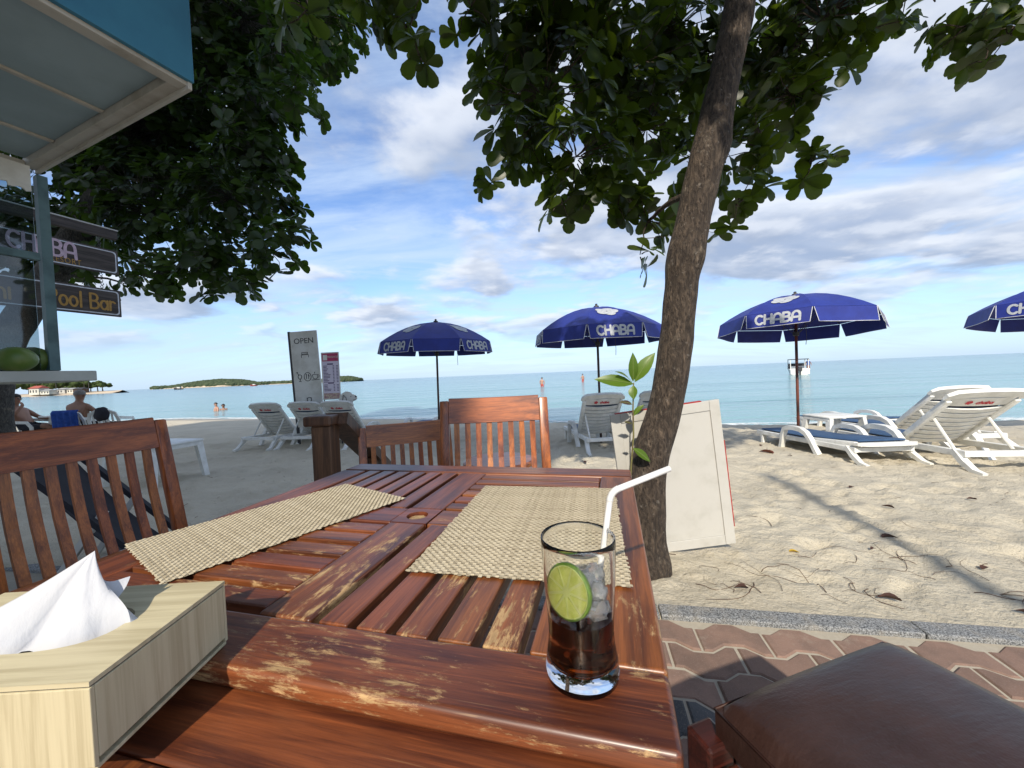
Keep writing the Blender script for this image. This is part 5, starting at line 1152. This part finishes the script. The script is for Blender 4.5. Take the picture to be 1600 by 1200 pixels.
def person(label, loc, rz, J, skin, hair, shorts, shorts_test, group=None, hair_full=True):
    me = skin_mesh(J, EDG, RAD); me.materials.append(skin); me.materials.append(shorts)
    for p in me.polygons: p.material_index = 1 if shorts_test(p.center) else 0
    o = bpy.data.objects.new('person', me); col.objects.link(o); o.location = loc; o.rotation_euler = (0, 0, rz); tag(o, label, 'person', group)
    # hair cap, nose, ears
    c = Vector(J['skull']); f = Vector(J.get('_f', (0, 1, 0)))
    mb_ = MB(); n = 16; vs = []; prof = [(.104 * math.cos(a), .106 * math.sin(a)) for a in [(-.1 if hair_full else .35) + (math.pi / 2 + (.1 if hair_full else -.35)) * i / 6 for i in range(7)]]
    mb_.lathe(prof, n, (c.x, c.y, c.z + .025)); h = mb_.build('hair', hair, o, smooth=True)
    for v in h.data.vertices:
        fr_ = (v.co - c).dot(f)
        if fr_ > .055 and v.co.z < c.z + .07: v.co -= f * .055
    mb_ = MB(); fc = c + f * .088; mb_.sweep([fc + Vector((0, 0, .012)), fc + f * .026 + Vector((0, 0, -.018)), fc + Vector((0, 0, -.026))], [.008, .014, .010], 6); sd = f.cross(Vector((0, 0, 1)))
    for sg in (-1, 1): mb_.sweep([c + sd * sg * .088 + Vector((0, 0, .02)), c + sd * sg * .104 - f * .008, c + sd * sg * .09 + Vector((0, 0, -.03))], [.012, .018, .012], 6)
    mb_.build('nose_and_ears', skin, o, smooth=True)
    mb_ = MB()
    for sg in (-1, 1): mb_.sweep([fc + sd * sg * .048 + Vector((0, 0, .014)), fc + sd * sg * .018 + Vector((0, 0, .014)) + f * .006], .009, 6)
    mb_.build('eyes', MT['black'], o); MB().sweep([fc - sd * .022 + Vector((0, 0, -.052)) - f * .004, fc + sd * .022 + Vector((0, 0, -.052)) - f * .004], .006, 6).build('mouth', MT['cloth_red'], o)
    return o
def J_of(d):
    J = {k: Vector(v) for k, v in d.items()}
    return J
# lounging man: sits leaning back, legs stretched out (local: faces +y)
seated = dict(pelvis=(0, -.05, .46), waist=(0, -.13, .62), chest=(0, -.24, .82), neck=(0, -.28, .98), jaw=(0, -.25, 1.06), skull=(0, -.25, 1.14), crownpt=(0, -.26, 1.21),
    shoulderL=(-.19, -.24, .88), elbowL=(-.30, -.08, .70), wristL=(-.24, .16, .66), palmL=(-.22, .22, .665), fingerL=(-.20, .29, .65), shoulderR=(.19, -.24, .88), elbowR=(.30, -.02, .82), wristR=(.14, .0, 1.0), palmR=(.09, -.06, 1.04), fingerR=(.05, -.12, 1.06),
    hipL=(-.10, .0, .47), kneeL=(-.13, .44, .50), ankleL=(-.15, .86, .16), toeL=(-.16, .98, .13), hipR=(.10, .0, .47), kneeR=(.14, .42, .52), ankleR=(.10, .80, .12), toeR=(.10, .94, .10))
upright = dict(seated); upright.update(waist=(0, -.08, .64), chest=(0, -.10, .86), neck=(0, -.08, 1.02), jaw=(0, -.05, 1.09), skull=(0, -.05, 1.17), crownpt=(0, -.06, 1.24), shoulderL=(-.19, -.10, .92), elbowL=(-.30, .06, .70), wristL=(-.24, .30, .72), palmL=(-.22, .36, .725), fingerL=(-.20, .43, .72), shoulderR=(.19, -.10, .92), elbowR=(.30, .06, .70), wristR=(.24, .30, .72), palmR=(.22, .36, .725), fingerR=(.20, .43, .72), ankleL=(-.14, .46, .06), toeL=(-.15, .62, .04), ankleR=(.14, .46, .06), toeR=(.15, .62, .04))
def is_shorts(c): return c.y > -.17 and c.y < .34 and c.z < .60 and abs(c.x) < .25 and c.z > .34
gm = gz(-10.9, 8.7)
person('bare-chested man in dark shorts leaning back in a white plastic armchair', (-11.0, 8.75, gm), R(-78), J_of(seated), MT['skin_tan'], MT['hair_dark'], MT['cloth_dark'], is_shorts)
person('grey-haired man seen from behind in a chair with a blue towel', (-9.78, 8.75, gm), R(4), J_of(upright), MT['skin_tan'], MT['hair_grey'], MT['cloth_dark'], is_shorts)

def make_armchair(label, x, y, rz):
    t = thing('plastic_armchair', label, 'chair', (x, y, gz(x, y)), rz, 'white plastic armchairs on the sand'); P = MT['white_plastic']
    mb_ = MB(); mb_.box((-.23, -.20, .385), (.23, .24, .415), .012); mb_.build('seat', P, t)
    lean = Matrix.Translation((0, -.20, .41)) @ Matrix.Rotation(R(16), 4, 'X')
    arch = [lean @ Vector((x_, 0, z_)) for x_, z_ in ((-.24, 0), (-.25, .22), (-.21, .37), (-.10, .43), (.10, .43), (.21, .37), (.25, .22), (.24, 0))]
    MB().sweep(arch, 1, section=[(-.03, -.014), (.03, -.014), (.03, .014), (-.03, .014)], up=(0, 1, 0)).build('back_frame', P, t)
    for i in range(5): xx = -.16 + i * .08; MB().sweep([lean @ Vector((xx, 0, .0)), lean @ Vector((xx, -.02, .2)), lean @ Vector((xx, 0, .40))], 1, section=[(-.018, -.006), (.018, -.006), (.018, .006), (-.018, .006)], up=(0, 1, 0)).build('back_slat', P, t)
    for sx in (-1, 1):
        MB().sweep([lean @ Vector((sx * .25, 0, .26)), (sx * .30, -.05, .63), (sx * .30, .18, .61), (sx * .29, .25, .50), (sx * .28, .27, 0)], 1, section=[(-.03, -.014), (.03, -.014), (.03, .014), (-.03, .014)], up=(1, 0, 0)).build('arm_and_leg', P, t)
        MB().sweep([(sx * .24, -.20, .40), (sx * .28, -.33, 0)], 1, section=[(-.028, -.018), (.028, -.018), (.028, .018), (-.028, .018)], up=(1, 0, 0)).build('leg', P, t)
    return t
make_armchair('white plastic armchair in which the bare-chested man leans back', -11.0, 8.75, R(-78))
c_ = make_armchair('white plastic armchair in which the grey-haired man sits', -9.78, 8.75, R(4))
make_armchair('empty white plastic armchair with a dark bag on its back', -9.10, 8.7, R(20))
mb_ = MB(); vs = []; n = 14
for j in range(9):
    for i in range(n + 1):
        u = -1 + 2 * i / n; f = j / 8; y = -.345 + .10 * (1 - f) - .012 * math.sin(i * 1.7) - .02; y = -.40 + .03 * f if f > .15 else -.36 - .04 * math.sin(f / .15 * 1.57); vs.append((u * .27, y - .014 * math.sin(i * 1.9), .86 - .40 * f))
mb_.add(vs, [(j * (n + 1) + i, j * (n + 1) + i + 1, (j + 1) * (n + 1) + i + 1, (j + 1) * (n + 1) + i) for j in range(8) for i in range(n)])
tw = mb_.build('beach_towel', MT['towel_blue'], smooth=True); tw.location = c_.location; tw.rotation_euler = c_.rotation_euler; tag(tw, 'bright blue towel draped over the grey-haired man\'s chair back', 'towel')
sm = tw.modifiers.new('thickness', 'SOLIDIFY'); sm.thickness = .012
def blob(name, label, cat, loc, r, m, seed=1):
    bm = bmesh.new(); bmesh.ops.create_icosphere(bm, subdivisions=3, radius=1)
    for v in bm.verts: v.co *= 1 + .22 * mnoise.noise(v.co * 1.7 + Vector((seed, 0, 0))); v.co.x *= r[0]; v.co.y *= r[1]; v.co.z *= r[2]
    mb_ = MB(); bm.verts.index_update(); mb_.add([v.co.copy() for v in bm.verts], [tuple(v.index for v in f.verts) for f in bm.faces]); bm.free(); o = mb_.build(name, m, smooth=True); o.location = loc; return tag(o, label, cat)
blob('beach_bag', 'dark bag hung over the back of the empty plastic armchair', 'bag', (-9.02, 8.42, gm + .74), (.17, .09, .15), MT['cloth_dark'], 3)
blob('folded_clothes', 'dark bundle lying on the seat of the empty plastic armchair', 'clothes', (-9.12, 8.74, gm + .48), (.14, .13, .07), MT['cloth_dark'], 6)
t = thing('plastic_table', 'white plastic table with bottles between the two sunbathing men', 'table', (-10.30, 9.05, gm), 0, 'white plastic tables on the sand')
MB().box((-.40, -.40, .70), (.40, .40, .735), .01).build('tabletop', MT['white_plastic'], t)
for sx in (-1, 1):
    for sy in (-1, 1): MB().sweep([(sx * .25, sy * .25, .70), (sx * .30, sy * .30, 0)], 1, section=[(-.045, -.03), (.045, -.03), (.045, .03), (-.045, .03)], up=(1, 0, 0)).build('leg', MT['white_plastic'], t)
for lab, x, m, h in (('clear bottle on the white table between the men', -10.22, 'glass', .24), ('dark bottle with a slim neck on the white table between the men', -10.02, 'dark_grey', .28), ('short clear tumbler on the white table between the men', -10.10, 'glass', .12)):
    o = MB().lathe([(0, 0), (.035, 0), (.036, h * .55), (.014, h * .75), (.013, h), (0, h)] if h > .2 else [(0, 0), (.03, 0), (.036, h), (.033, h), (.028, .01), (0, .01)], 14).build('bottle' if h > .2 else 'tumbler', MT[m], smooth=True); o.location = (x, 8.95, gm + .736); tag(o, lab, 'bottle' if h > .2 else 'glass')

# bathers, standing in the water
stand = dict(pelvis=(0, 0, .95), waist=(0, 0, 1.10), chest=(0, 0, 1.32), neck=(0, 0, 1.50), jaw=(0, .03, 1.57), skull=(0, .03, 1.65), crownpt=(0, .02, 1.72), shoulderL=(-.19, 0, 1.42), elbowL=(-.27, .05, 1.15), wristL=(-.24, .2, .98), palmL=(-.23, .25, .95), fingerL=(-.22, .3, .9), shoulderR=(.19, 0, 1.42), elbowR=(.28, .03, 1.16), wristR=(.27, .12, .94), palmR=(.26, .15, .88), fingerR=(.26, .18, .81), hipL=(-.10, 0, .92), kneeL=(-.12, .04, .5), ankleL=(-.12, -.02, .08), toeL=(-.13, .12, .03), hipR=(.10, 0, .92), kneeR=(.13, .02, .5), ankleR=(.13, -.03, .08), toeR=(.14, .11, .03))
def std_shorts(c): return .62 < c.z < 1.02 and abs(c.x) < .23
def bather(label, px, y, deep, rz, m, shorts, hair=None):
    x = at(px, 600, y).x; return person(label, (x, y, SEA_Z - deep), rz, J_of(stand), m, MT['hair_dark'], MT[shorts], std_shorts, 'bathers in the shallow sea')
bather('bather in red shorts standing thigh deep in the sea', 911, 58, .62, R(25), MT['skin_pale'], 'cloth_red')
bather('bather chest deep in the sea with bare shoulders showing', 336, 25, 1.22, R(150), MT['skin_pale'], 'cloth_dark')
bather('bather with only head and neck above the sea', 347, 26, 1.38, R(200), MT['skin_tan'], 'cloth_dark')
bather('bather wading beyond the sunlit wooden chair', 847, 44, .70, R(-20), MT['skin_pale'], 'cloth_red')

# ------------------------------------------------------------------ boats
def hull(mb_, L, B, H, sheer=.25, n=12, flare=.75):
    vs = []
    for i in range(n + 1):
        f = i / n; y = -L / 2 + L * f; w = B / 2 * (1 - max(0, (f - .45) / .55) ** 2.2); z1 = H * (1 + sheer * f ** 2); 
        for (a, z) in ((-1, z1), (-flare, 0), (0, -.12 * H), (flare, 0), (1, z1)): vs.append((a * max(w, .02), y, z))
    mb_.add(vs, [(i * 5 + j, i * 5 + j + 1, (i + 1) * 5 + j + 1, (i + 1) * 5 + j) for i in range(n) for j in range(4)] + [(0, 1, 2, 3, 4)] + [(i * 5, (i + 1) * 5, (i + 1) * 5 + 4, i * 5 + 4) for i in range(n)])
def speedboat():
    y = 50; p = at(1246, 604, y); t = thing('speedboat', 'white speedboat with dark canopy anchored off the beach', 'boat', (p.x, y, SEA_Z), R(-30)); P = MT['white_plastic']
    mb_ = MB(); hull(mb_, 5.2, 2.05, .72); mb_.build('hull', P, t)
    MB().box((-.98, -2.62, .05), (.98, -2.5, .80), .05).build('transom', P, t)
    MB().box((-.95, -2.2, 1.92), (.95, .6, 2.0), .03).build('canopy', MT['cloth_dark'], t)
    for sx in (-1, 1):
        MB().sweep([(sx * .9, -2.1, .7), (sx * .92, -2.1, 1.93)], .05, 6).build('canopy_pole', P, t); MB().sweep([(sx * .9, .8, .7), (sx * .9, .5, 1.93)], .05, 6).build('canopy_pole', P, t)
    MB().box((-.85, .75, .74), (.85, .82, 1.45), .02).build('windscreen', MT['dark_grey'], t); MB().box((-.75, -.6, .72), (.75, -.2, 1.1), .05).build('bench', P, t)
    mb_ = MB(); mb_.box((-.18, -3.0, .5), (.18, -2.63, 1.05), .06); mb_.box((-.06, -2.85, -.3), (.06, -2.7, .5), .02); mb_.build('outboard_motor', MT['dark_grey'], t)
    pe = person('person in a blue shirt standing at the stern of the speedboat', (p.x + .0, y - 1.9, SEA_Z + .2), R(160), J_of(stand), MT['skin_tan'], MT['hair_dark'], MT['towel_blue'], lambda c: .95 < c.z < 1.48 and abs(c.x) < .2)
speedboat()
def longtail(label, px, y, rz, m):
    x = at(px, 600, y).x; t = thing('fishing_boat', label, 'boat', (x, y, SEA_Z), rz, 'fishing boats off the island'); mb_ = MB(); hull(mb_, 9, 2.2, 1.0, .9, flare=.6); mb_.build('hull', m, t)
    MB().box((-.8, -2.5, .9), (.8, .5, 2.1), .1).build('cabin', MT['white_paint'], t); MB().box((-1, -2.8, 2.12), (1, .9, 2.25), .03).build('cabin_roof', MT['white_paint'], t); MB().sweep([(0, 1.6, .9), (0, 1.6, 3.2)], .06, 6).build('mast', MT['dark_grey'], t)
longtail('small white-cabined fishing boat with a dark hull off the end of the island', 278, 330, R(80), MT['dark_grey'])
longtail('small fishing boat with a red hull close under the island shore', 396, 420, R(75), simple('red_hull', (.30, .05, .04), None, 1, .5))

# ------------------------------------------------------------------ islands and the far coast
def clump_mass(name, pts, m, kind, label, parent=None, seed=0):
    r2 = random.Random(seed); bm = bmesh.new(); bmesh.ops.create_icosphere(bm, subdivisions=2, radius=1); bm.verts.index_update(); bv = np.array([v.co[:] for v in bm.verts]); bf = np.array([[v.index for v in f.verts] for f in bm.faces]); bm.free()
    V = []; Fc = []; tint = []
    for k, (x, y, z, r) in enumerate(pts):
        nz = np.array([1 + .38 * mnoise.noise(Vector(b) * 2.1 + Vector((k * 1.7, 0, 0))) + .2 * mnoise.noise(Vector(b) * 5.3 + Vector((0, k, 0))) for b in bv])[:, None]
        V.append(bv * nz * np.array([r, r, r * .8]) + np.array([x, y, z])); Fc.append(bf + k * len(bv)); tint.append(np.full(len(bv), r2.random()))
    mb_ = MB(); mb_.v = np.concatenate(V).tolist(); mb_.f = np.concatenate(Fc).tolist(); mb_.mi = [0] * len(mb_.f); o = mb_.build(name, m, parent); add_float_attr(o, 'tint', np.concatenate(tint))
    if kind: o['kind'] = kind
    if label: o['label'] = label
    return o
def forest_mat(name, a, b):
    t = NT(name); at_ = t.N.new('ShaderNodeAttribute'); at_.attribute_name = 'tint'; n = t.noise(.45, 5, .7)
    t.set(Base_Color=t.mix(t.math('MULTIPLY', t.math('ADD', at_.outputs['Fac'], n), .55, True), a, b), Roughness=.9); t.b.inputs['Specular IOR Level'].default_value = .15; t.bump(t.noise(1.6, 4, .7), .8, .6); return t.m
FI = forest_mat('island_woods', (.030, .050, .030), (.085, .105, .055)); FC = forest_mat('coast_trees', (.025, .045, .014), (.075, .10, .032))
SHORE = simple('far_shore_sand', (.55, .45, .33), (.42, .34, .25), .05, .9)
def island(name, label, prof, Y, depth, hscale, seed):
    """prof: list of (px, crest py)"""
    r2 = random.Random(seed); pts = []; base = []
    xs = [p[0] for p in prof]; N = 90
    for i in range(N + 1):
        px = xs[0] + (xs[-1] - xs[0]) * i / N; py = float(np.interp(px, xs, [p[1] for p in prof])); c = at(px, py, Y); h = max(c.z - SEA_Z, .8); base.append((c.x, h))
    o = thing(name, label, 'island', (base[N // 2][0], Y, SEA_Z)); ox = base[N // 2][0]
    mb_ = MB(); vs = []; rows = 9
    for (x, h) in base:
        for j in range(rows):
            v = -1 + 2 * j / (rows - 1); vs.append((x - ox, v * depth * (.3 + .7 * min(1, h / 12)), (h * .93 * (1 - v * v) ** .8) + .05 - (1.5 if abs(v) == 1 else 0)))
    mb_.add(vs, [(i * rows + j, (i + 1) * rows + j, (i + 1) * rows + j + 1, i * rows + j + 1) for i in range(N) for j in range(rows - 1)]); mb_.build('shore', SHORE, o, smooth=True)
    for _ in range(1500):
        i = r2.randrange(1, N); x, h = base[i]; v = r2.uniform(-.86, .3); hh = h * (1 - v * v) ** .8; rr = r2.uniform(.7, 1.3) * hscale
        if hh < 1.6: continue
        pts.append((x - ox + r2.uniform(-2, 2), v * depth * (.3 + .7 * min(1, h / 12)), max(hh - rr * .55, rr * .4 + .9), rr))
    w = clump_mass('woodland', pts, FI, 'stuff', None, o, seed)
island('wooded_island', 'low green wooded island far across the bay', [(246, 607), (262, 604), (290, 600), (318, 595), (345, 592.5), (372, 593), (400, 597), (428, 599), (456, 598), (475, 598.5)], 900, 60, 4.6, 3)
island('wooded_islet', 'small green headland with pale rocks behind the price board', [(486, 597), (505, 593), (522, 588.5), (545, 588), (556, 590), (563, 592.5)], 700, 40, 3.4, 8)

def far_coast():
    # spit of land with a beach
    mb_ = MB(); Y = 230; a = [at(px, 612, Y) for px in (-260, 20, 90, 150, 176)]; vs = []
    for i, p in enumerate(a):
        w = (60, 40, 26, 14, 2)[i]; yy = Y - (40, 22, 8, 0, -4)[i]; vs += [(p.x, yy - 6, SEA_Z - .3), (p.x, yy, SEA_Z + .9), (p.x, yy + w, SEA_Z + 1.6), (p.x, yy + w + 5, SEA_Z - .3)]
    mb_.add(vs, [(i * 4 + j, (i + 1) * 4 + j, (i + 1) * 4 + j + 1, i * 4 + j + 1) for i in range(4) for j in range(3)]); mb_.build('headland', SHORE, kind='structure', label='sandy spit of land on the far side of the bay')
    r2 = random.Random(9)
    spec = [(20, 597, 12), (44, 598, 11), (62, 596, 12), (78, 598, 10), (92, 595, 12), (104, 598, 9), (118, 593.5, 11), (128, 599, 8), (141, 599.5, 8), (152, 597, 9), (160, 599, 8), (70, 602, 8), (110, 603, 7)]
    for k, (px, py, s) in enumerate(spec):
        yy = Y + 6 + (k % 3) * 5; top = at(px, py, yy); H = top.z - SEA_Z; t = thing('broadleaf_tree', {10: 'rounded tree at the very tip of the far shore', 9: 'broad dark tree next to the one at the tip of the far shore', 2: 'green tree behind the red-roofed house on the far shore', 6: 'tall dark tree behind the huts on the far shore', 11: 'low bush-like tree beside the red-roofed house on the far shore'}.get(k, 'rounded green tree in the row along the far shore'), 'tree', (top.x, yy, SEA_Z + 1.0), 0, 'trees along the far shore')
        MB().sweep([(0, 0, 0), (r2.uniform(-.5, .5), 0, H * .5)], [.35, .2], 6).build('trunk', MT['bark_far'], t)
        pts = [(r2.gauss(0, .26) * s * .8, r2.gauss(0, .2) * s * .6, H * .52 + abs(r2.gauss(0, .26)) * H * .62 * (1 if i else 1), r2.uniform(.13, .24) * s * .8) for i in range(16)]
        pts = [(x, y, min(z, H - r * .8), r) for x, y, z, r in pts]; clump_mass('crown', pts, FC, None, None, t, k)
    for px, py in ((86, 592), (130, 591), (137, 590), (56, 593)):
        yy = Y + 3; top = at(px, py, yy); H = top.z - SEA_Z - 1; t = thing('palm_tree', 'slender coconut palm rising among the trees along the far shore', 'tree', (top.x, yy, SEA_Z + 1), 0, 'palms along the far shore'); MB().sweep([(0, 0, 0), (.3, 0, H * .5), (.1, 0, H)], [.22, .16, .12], 6).build('trunk', MT['bark_far'], t); mb_ = MB()
        for k in range(11):
            a = 2 * math.pi * k / 11; d = Vector((math.cos(a), math.sin(a), 0)); sd = Vector((-d.y, d.x, 0)); pts = [Vector((.1, 0, H)) + d * (2.6 * f) + Vector((0, 0, 1.0 * f - 2.2 * f * f)) for f in (0, .33, .66, 1)]
            mb_.add([p + sd * w * s_ - Vector((0, 0, .12 * abs(s_))) for p, w in zip(pts, (.15, .5, .45, .05)) for s_ in (-1, 0, 1)], [(i * 3 + j, i * 3 + j + 1, (i + 1) * 3 + j + 1, (i + 1) * 3 + j) for i in range(3) for j in range(2)])
        o = mb_.build('crown', FC, t); add_float_attr(o, 'tint', [.4] * len(o.data.vertices))
    ROOF = simple('red_roof_tiles', (.38, .09, .06), None, 1, .8); WALL = simple('cream_house_wall', (.66, .62, .52), None, .5, .8); GREY = simple('grey_tin_roof', (.34, .34, .33), None, .5, .7)
    for lab, px, py, w, h, d, rm, wm in (('white house with a red roof on the far shore', 61, 606.8, 5.6, 2.6, 5, ROOF, WALL), ('long cream beach house low beside the red-roofed one', 72, 610.6, 8.2, 1.9, 4, GREY, WALL), ('small grey-roofed hut under the trees on the far shore', 101, 608.2, 4.6, 2.4, 4, GREY, MT['old_white']), ('pale beach hut near the tip of the far shore', 115, 608.0, 3.6, 2.2, 4, GREY, WALL), ('open beach bar with dark roof near the palms on the far shore', 127, 607.6, 5.0, 2.0, 4, MT['dark_grey'], MT['rail_wood'])):
        yy = Y - 9 + (px > 90) * 8; p = at(px, py, yy); t = thing('beach_house', lab, 'house', (p.x, yy, SEA_Z + .85)); z = max(h * .9, p.z - SEA_Z - .85)
        MB().box((-w / 2, -d / 2, 0), (w / 2, d / 2, z), .02).build('wall', wm, t); mb_ = MB(); r = 1.5 if 'red' in lab[:30] else .8
        mb_.add([(-w / 2 - .4, -d / 2 - .5, z), (w / 2 + .4, -d / 2 - .5, z), (w / 2 + .4, d / 2 + .5, z), (-w / 2 - .4, d / 2 + .5, z), (-w / 2 + .3, 0, z + r), (w / 2 - .3, 0, z + r)], [(0, 1, 5, 4), (2, 3, 4, 5), (1, 2, 5), (3, 0, 4), (3, 2, 1, 0)]); mb_.build('roof', rm, t)
        for k in range(int(w // 1.6)):
            xx = -w / 2 + .9 + k * 1.6; MB().box((xx - .35, -d / 2 - .03, z * .35), (xx + .35, -d / 2 - .005, z * .75)).build('window', MT['dark_grey'], t)
far_coast()

# ------------------------------------------------------------------ small things on the sand
def make_litter():
    r2 = random.Random(12); mb_ = MB()
    def twig(x, y, n, L, th, curl):
        a = r2.uniform(0, 6.28); pts = []; k = r2.uniform(-curl, curl)
        for i in range(n):
            pts.append(Vector((x, y, sand_h(x, y) + .004 + .004 * math.sin(i)))); x += math.cos(a) * L / n; y += math.sin(a) * L / n; a += k + r2.uniform(-.35, .35)
        mb_.sweep(pts, [th * (1 - .6 * i / n) for i in range(n)], 4, cap=False)
    for _ in range(46):
        x = r2.uniform(.85, 2.7); y = 1.85 + r2.random() ** 1.7 * 1.0 - .16 * (x - .6); twig(x, y, 10, r2.uniform(.10, .42), r2.uniform(.0010, .0024), .38)
    for _ in range(260):
        x = r2.uniform(-4, 5); y = r2.uniform(1.9, 6.5); 
        if s_of(x, y) < .1: continue
        twig(x, y, 4, r2.uniform(.02, .07), r2.uniform(.0010, .0022), .3)
    mb_.build('sand_debris', simple('dry_twigs', (.06, .032, .02), (.11, .06, .035), 30, .9), kind='stuff', label='scattered dry rootlets and twigs on the sand')
    dl = [('dark brown', (.075, .032, .02)), ('rust brown', (.17, .05, .03))]
    L2 = [simple('dead_leaf_' + str(i), c, tuple(v * .6 for v in c), 30, .8) for i, (_, c) in enumerate(dl)]
    spots = [(1186, 706, 1, .17), (1404, 838, 0, .08), (1377, 793, 0, .07), (1335, 763, 0, .05), (1371, 937, 0, .08), (1148, 922, 0, .06), (1585, 958, 0, .06), (1510, 782, 0, .06), (1192, 697, 0, .08), (1230, 713, 0, .05), (910, 722, 0, .09), (1250, 867, 2, .05), (1545, 890, 0, .05), (1360, 862, 0, .04)]
    L2.append(simple('dead_leaf_2', (.62, .40, .03), None, 30, .7)); adj = ['small dark brown dead leaf lying on the sunlit sand', 'rust red dead leaf lying on the sand beyond the white board', 'tiny yellow fallen leaf on the sand']
    for px, py, k, s in spots:
        d = (at(px, py, 1) - Vector((0, 0, CAM_H))); tt = 1.0
        for _ in range(30): p = Vector((0, 0, CAM_H)) + d * tt; tt *= (CAM_H - sand_h(p.x, p.y)) / max(.05, CAM_H - p.z)
        p = Vector((0, 0, CAM_H)) + d * tt; a = r2.uniform(0, 6.28); mm = leaf_matrix(Vector((p.x, p.y, sand_h(p.x, p.y) + .012)), Vector((math.cos(a), math.sin(a), .12)), Vector((.2, .1, 1)), s); mb2 = MB(); mb2.add([mm @ Vector((v[0], v[1], v[2] * 2.2 + .3 * abs(v[0]))) for v in LV], LF); o = mb2.build('dead_leaf', L2[k], smooth=True); tag(o, adj[k], 'leaf', 'fallen leaves on the sand')
make_litter()

# low round table beyond the sunlit chair, folded board behind the shaded chair
t = thing('wooden_table', 'low brown wooden table on the sand beyond the sunlit chair', 'table', (-.13, 3.1, gz(-.13, 3.1)), R(10))
MB().lathe([(0, .44), (.27, .44), (.29, .43), (.29, .405), (.27, .395), (0, .395)], 28).build('tabletop', MT['chair_x'], t)
for k in range(4): a = k * math.pi / 2 + .6; MB().sweep([(.2 * math.cos(a), .2 * math.sin(a), .395), (.24 * math.cos(a), .24 * math.sin(a), 0)], .022, 8).build('leg', MT['chair_z'], t)
t = thing('folding_deck_chair', 'dark folding deck chair with pale rear legs behind the shaded wooden chair', 'chair', (-2.45, 2.35, gz(-2.45, 2.35) - .2), R(25))
for sx in (-1, 1):
    MB().sweep([(-.30, sx * .25, .92), (.42, sx * .25, .02)], 1, section=[(-.014, -.025), (.014, -.025), (.014, .025), (-.014, .025)], up=(0, 1, 0)).build('frame_leg', MT['cloth_dark'], t); MB().sweep([(.02, sx * .215, .60), (-.35, sx * .215, .0)], 1, section=[(-.014, -.025), (.014, -.025), (.014, .025), (-.014, .025)], up=(0, 1, 0)).build('frame_leg', MT['old_white'], t)
MB().sweep([(-.30, -.25, .90), (-.30, .25, .90)], .016, 8).build('top_bar', MT['navy'], t); MB().sweep([(.38, -.25, .07), (.38, .25, .07)], .016, 8).build('foot_bar', MT['navy'], t)
mb_ = MB(); vs = []
for i in range(9): f = i / 8; vs += [(-.30 + .68 * f, -.21, .90 - .83 * f - .10 * math.sin(f * 3.14)), (-.30 + .68 * f, .21, .90 - .83 * f - .10 * math.sin(f * 3.14))]
mb_.add(vs, [(2 * i, 2 * i + 2, 2 * i + 3, 2 * i + 1) for i in range(8)]); o = mb_.build('sling', MT['cloth_dark'], t); sm = o.modifiers.new('thickness', 'SOLIDIFY'); sm.thickness = .004

# ------------------------------------------------------------------ behind the camera: unseen blockers added to throw the shade
t = thing('added_shade_building', 'added unseen building that shades the left of the beach', 'building', (-8.2, -8, 0))  # added building, out of view, shaped to shade the left side
WL = simple('shade_building_wall', (.62, .58, .50), None, .5, .85)
MB().box((-9, 1, -.02), (5.5, 3, 16.5), .02).build('wall', WL, t); MB().box((5.502, 2.5, 6.1), (6.4, 2.95, 16.4), .02).build('shade_overhang', WL, t); MB().box((-9.4, .6, 16.502), (6.6, 3.4, 16.8), .02).build('roof', MT['dark_grey'], t)  # upper overhang added to shade the chair by the railing and the sand
for i in range(7):
    for z in (1.0, 4.4, 7.8): MB().box((-6.2 + i * 1.75, 3.002, z), (-5.0 + i * 1.75, 3.03, z + 2.0)).build('window', MT['dark_grey'], t)
t = thing('added_shadow_post', 'added unseen post that casts a shadow stripe across the sand', 'post', (.98, -3.6, 0)); MB().sweep([(0, 0, 0), (.01, 0, 3.0), (0, .01, 5.9)], [.065, .06, .05], 12).build('post', MT['rail_wood'], t, smooth=True); MB().box((-.07, -.07, 5.9), (.07, .07, 5.96), .01).build('cap', MT['rail_wood'], t)  # added post, out of view, placed for its shadow stripe
